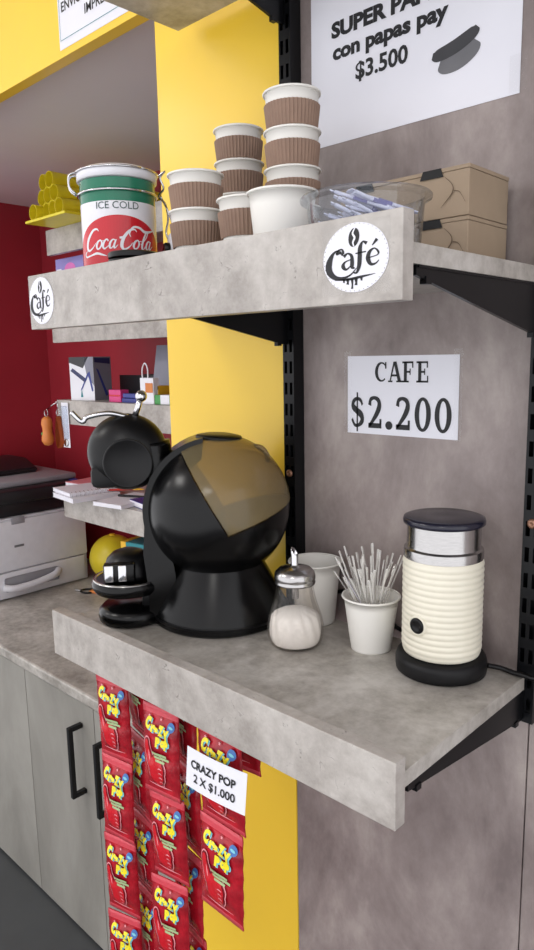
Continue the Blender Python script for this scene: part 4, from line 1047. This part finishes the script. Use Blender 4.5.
book('notebook', 'white booklet with blue cover edge beside the coffee machine head', 128, .475, .12, .17, .012, zn, .15, 'paper')
book('notebook', 'navy blue booklet lying by the coffee machine body', 160, .52, .10, .15, .018, zn, -.2, 'blue_print')
for lab, x0, y0, rz, key, zz in (('red pencil lying across the notebooks', 112, .50, .9, 'red_small', .0205), ('amber pencil lying across the notebooks', 120, .53, .5, 'amber', .0205), ('black pen lying across the booklet', 138, .50, .4, 'ink', .0165)):
    bm = bmesh.new(); tube(bm, [(-.07, 0, 0), (.06, 0, 0), (.075, 0, 0)], .0038, 6, r1=.003)
    bmesh.ops.create_cone(bm, segments=6, radius1=.003, radius2=.0004, depth=.012, matrix=Matrix.Translation((.081, 0, 0)) @ Matrix.Rotation(PI / 2, 4, 'Y'))
    tag(obj('pencil', bm, M[key], loc=(at(x0, 495, 1, y0).x, y0, zn + zz), rot=(0, 0, rz)), lab, 'pencil')

# printer against the end wall, its front turned to the shop (+x)
PX, PY0, PY1 = -2.212, .20, .606
t = thing('printer', 'white and black laser printer on the worktop', 'printer', (PX - .2, (PY0 + PY1) / 2, CT + .0006), 0)
hw = (PY1 - PY0) / 2; X1 = .2; X0 = -.22
bm = bmesh.new(); box(bm, X0, X1 - .012, -hw, hw, 0, .278, .004); obj('case', bm, M['printer_white'], t, auto=40)
bm = bmesh.new(); box(bm, X1 - .0115, X1, -hw + .004, hw - .004, .098, .270, .004); fp = obj('front_panel', bm, M['printer_white'], t, auto=40)
bm = bmesh.new(); box(bm, X1 - .0115, X1 + .001, -hw + .004, hw - .018, .006, .094, .004); dr = obj('paper_tray', bm, M['printer_white'], t, auto=40)
bm = bmesh.new(); box(bm, X1 + .0012, X1 + .004, -.125, .075, .030, .078, .006); obj('grip_recess', bm, M['printer_grey'], dr, auto=40)
bm = bmesh.new(); tube(bm, [(X1 + .004, -.13, .048), (X1 + .022, -.10, .042), (X1 + .026, -.025, .045), (X1 + .022, .05, .056), (X1 + .004, .075, .064)], .012, 10, smooth=5); obj('grip', bm, M['printer_white'], dr, smooth=True)
bm = bmesh.new(); box(bm, X1 + .0012, X1 + .003, -.172, -.164, .022, .070, .001); obj('paper_gauge', bm, M['ink_dark'], dr)
bm = bmesh.new(); box(bm, X1 + .0002, X1 + .0012, -.080, -.045, .176, .184, .0005); obj('badge', bm, M['ink_grey'], fp)
bm = bmesh.new(); box(bm, X1 - .004, X1 + .0015, -.085, -.035, .255, .279, .003); obj('release_tab', bm, M['printer_grey'], fp, auto=40)
bm = bmesh.new(); box(bm, X0 + .01, X1 - .02, -hw + .01, hw - .01, .2785, .325, .003); obj('output_bay', bm, M['printer_dark'], t, auto=40)
bm = bmesh.new(); box(bm, X0, X1 + .008, -hw - .004, hw + .002, .3255, .372, .008); cp = obj('control_panel', bm, M['printer_dark'], t, auto=40)
bm = bmesh.new(); box(bm, X1 - .03, X1 - .008, hw - .045, hw - .02, .3722, .376, .002); obj('blue_key', bm, M['blue_print'], cp)
bm = bmesh.new(); box(bm, X0, X1 - .05, -hw, hw, .3725, .393, .006); sl = obj('scanner_lid', bm, M['printer_grey'], t, auto=40)
bm = bmesh.new(); prism(bm, [(-.20, .3935), (.02, .3935), (.02, .41), (-.06, .44), (-.20, .44)], -.10, hw - .08); bmesh.ops.bevel(bm, geom=list(bm.edges), offset=.006, segments=2, affect='EDGES'); obj('document_feeder', bm, M['printer_dark'], sl, auto=40)

# things on the worktop under the lowest niche shelf
p = at(113, 552, 1, .655)
t = thing('yellow_ball', 'yellow ball on the worktop behind the capsule holder', 'ball', (p.x, .655, CT), 0)
bm = bmesh.new(); bmesh.ops.create_uvsphere(bm, u_segments=36, v_segments=24, radius=.085, matrix=Matrix.Translation((0, 0, .0852))); obj('skin', bm, M['ball_yellow'], t, smooth=True)
bm = bmesh.new(); lathe(bm, [(.012, .1695), (.010, .174), (.0005, .1745)], 20); obj('valve', bm, M['amber'], t, smooth=True)
t = thing('teal_carton', 'teal and amber carton under the lowest niche shelf', 'carton', (at(150, 560, 1, .52).x, .52, CT), .2)
bm = bmesh.new(); box(bm, -.07, .08, -.05, .05, 0, .245, .001); obj('carton', bm, M['teal'], t)
bm = bmesh.new(); box(bm, -.0712, -.0502, -.0512, .0512, .18, .2455, .001); obj('corner_print', bm, M['amber'], t)
p = at(88, 592, 2, CT)
t = thing('key_bunch', 'dark key bunch with orange tag on the worktop before the printer', 'keys', p, .4)
bm = bmesh.new(); tube(bm, [(.026 * math.cos(a), .02 * math.sin(a), .004) for a in [2 * PI * k / 16 for k in range(17)]], .0035, 8); obj('ring', bm, M['blk_satin'], t, smooth=True)
bm = bmesh.new(); box(bm, .012, .052, -.012, .012, .0005, .010, .003); obj('tag', bm, M['orange'], t)
bm = bmesh.new(); box(bm, -.050, -.022, -.006, .006, .0005, .006, .002); obj('key', bm, M['steel'], t)
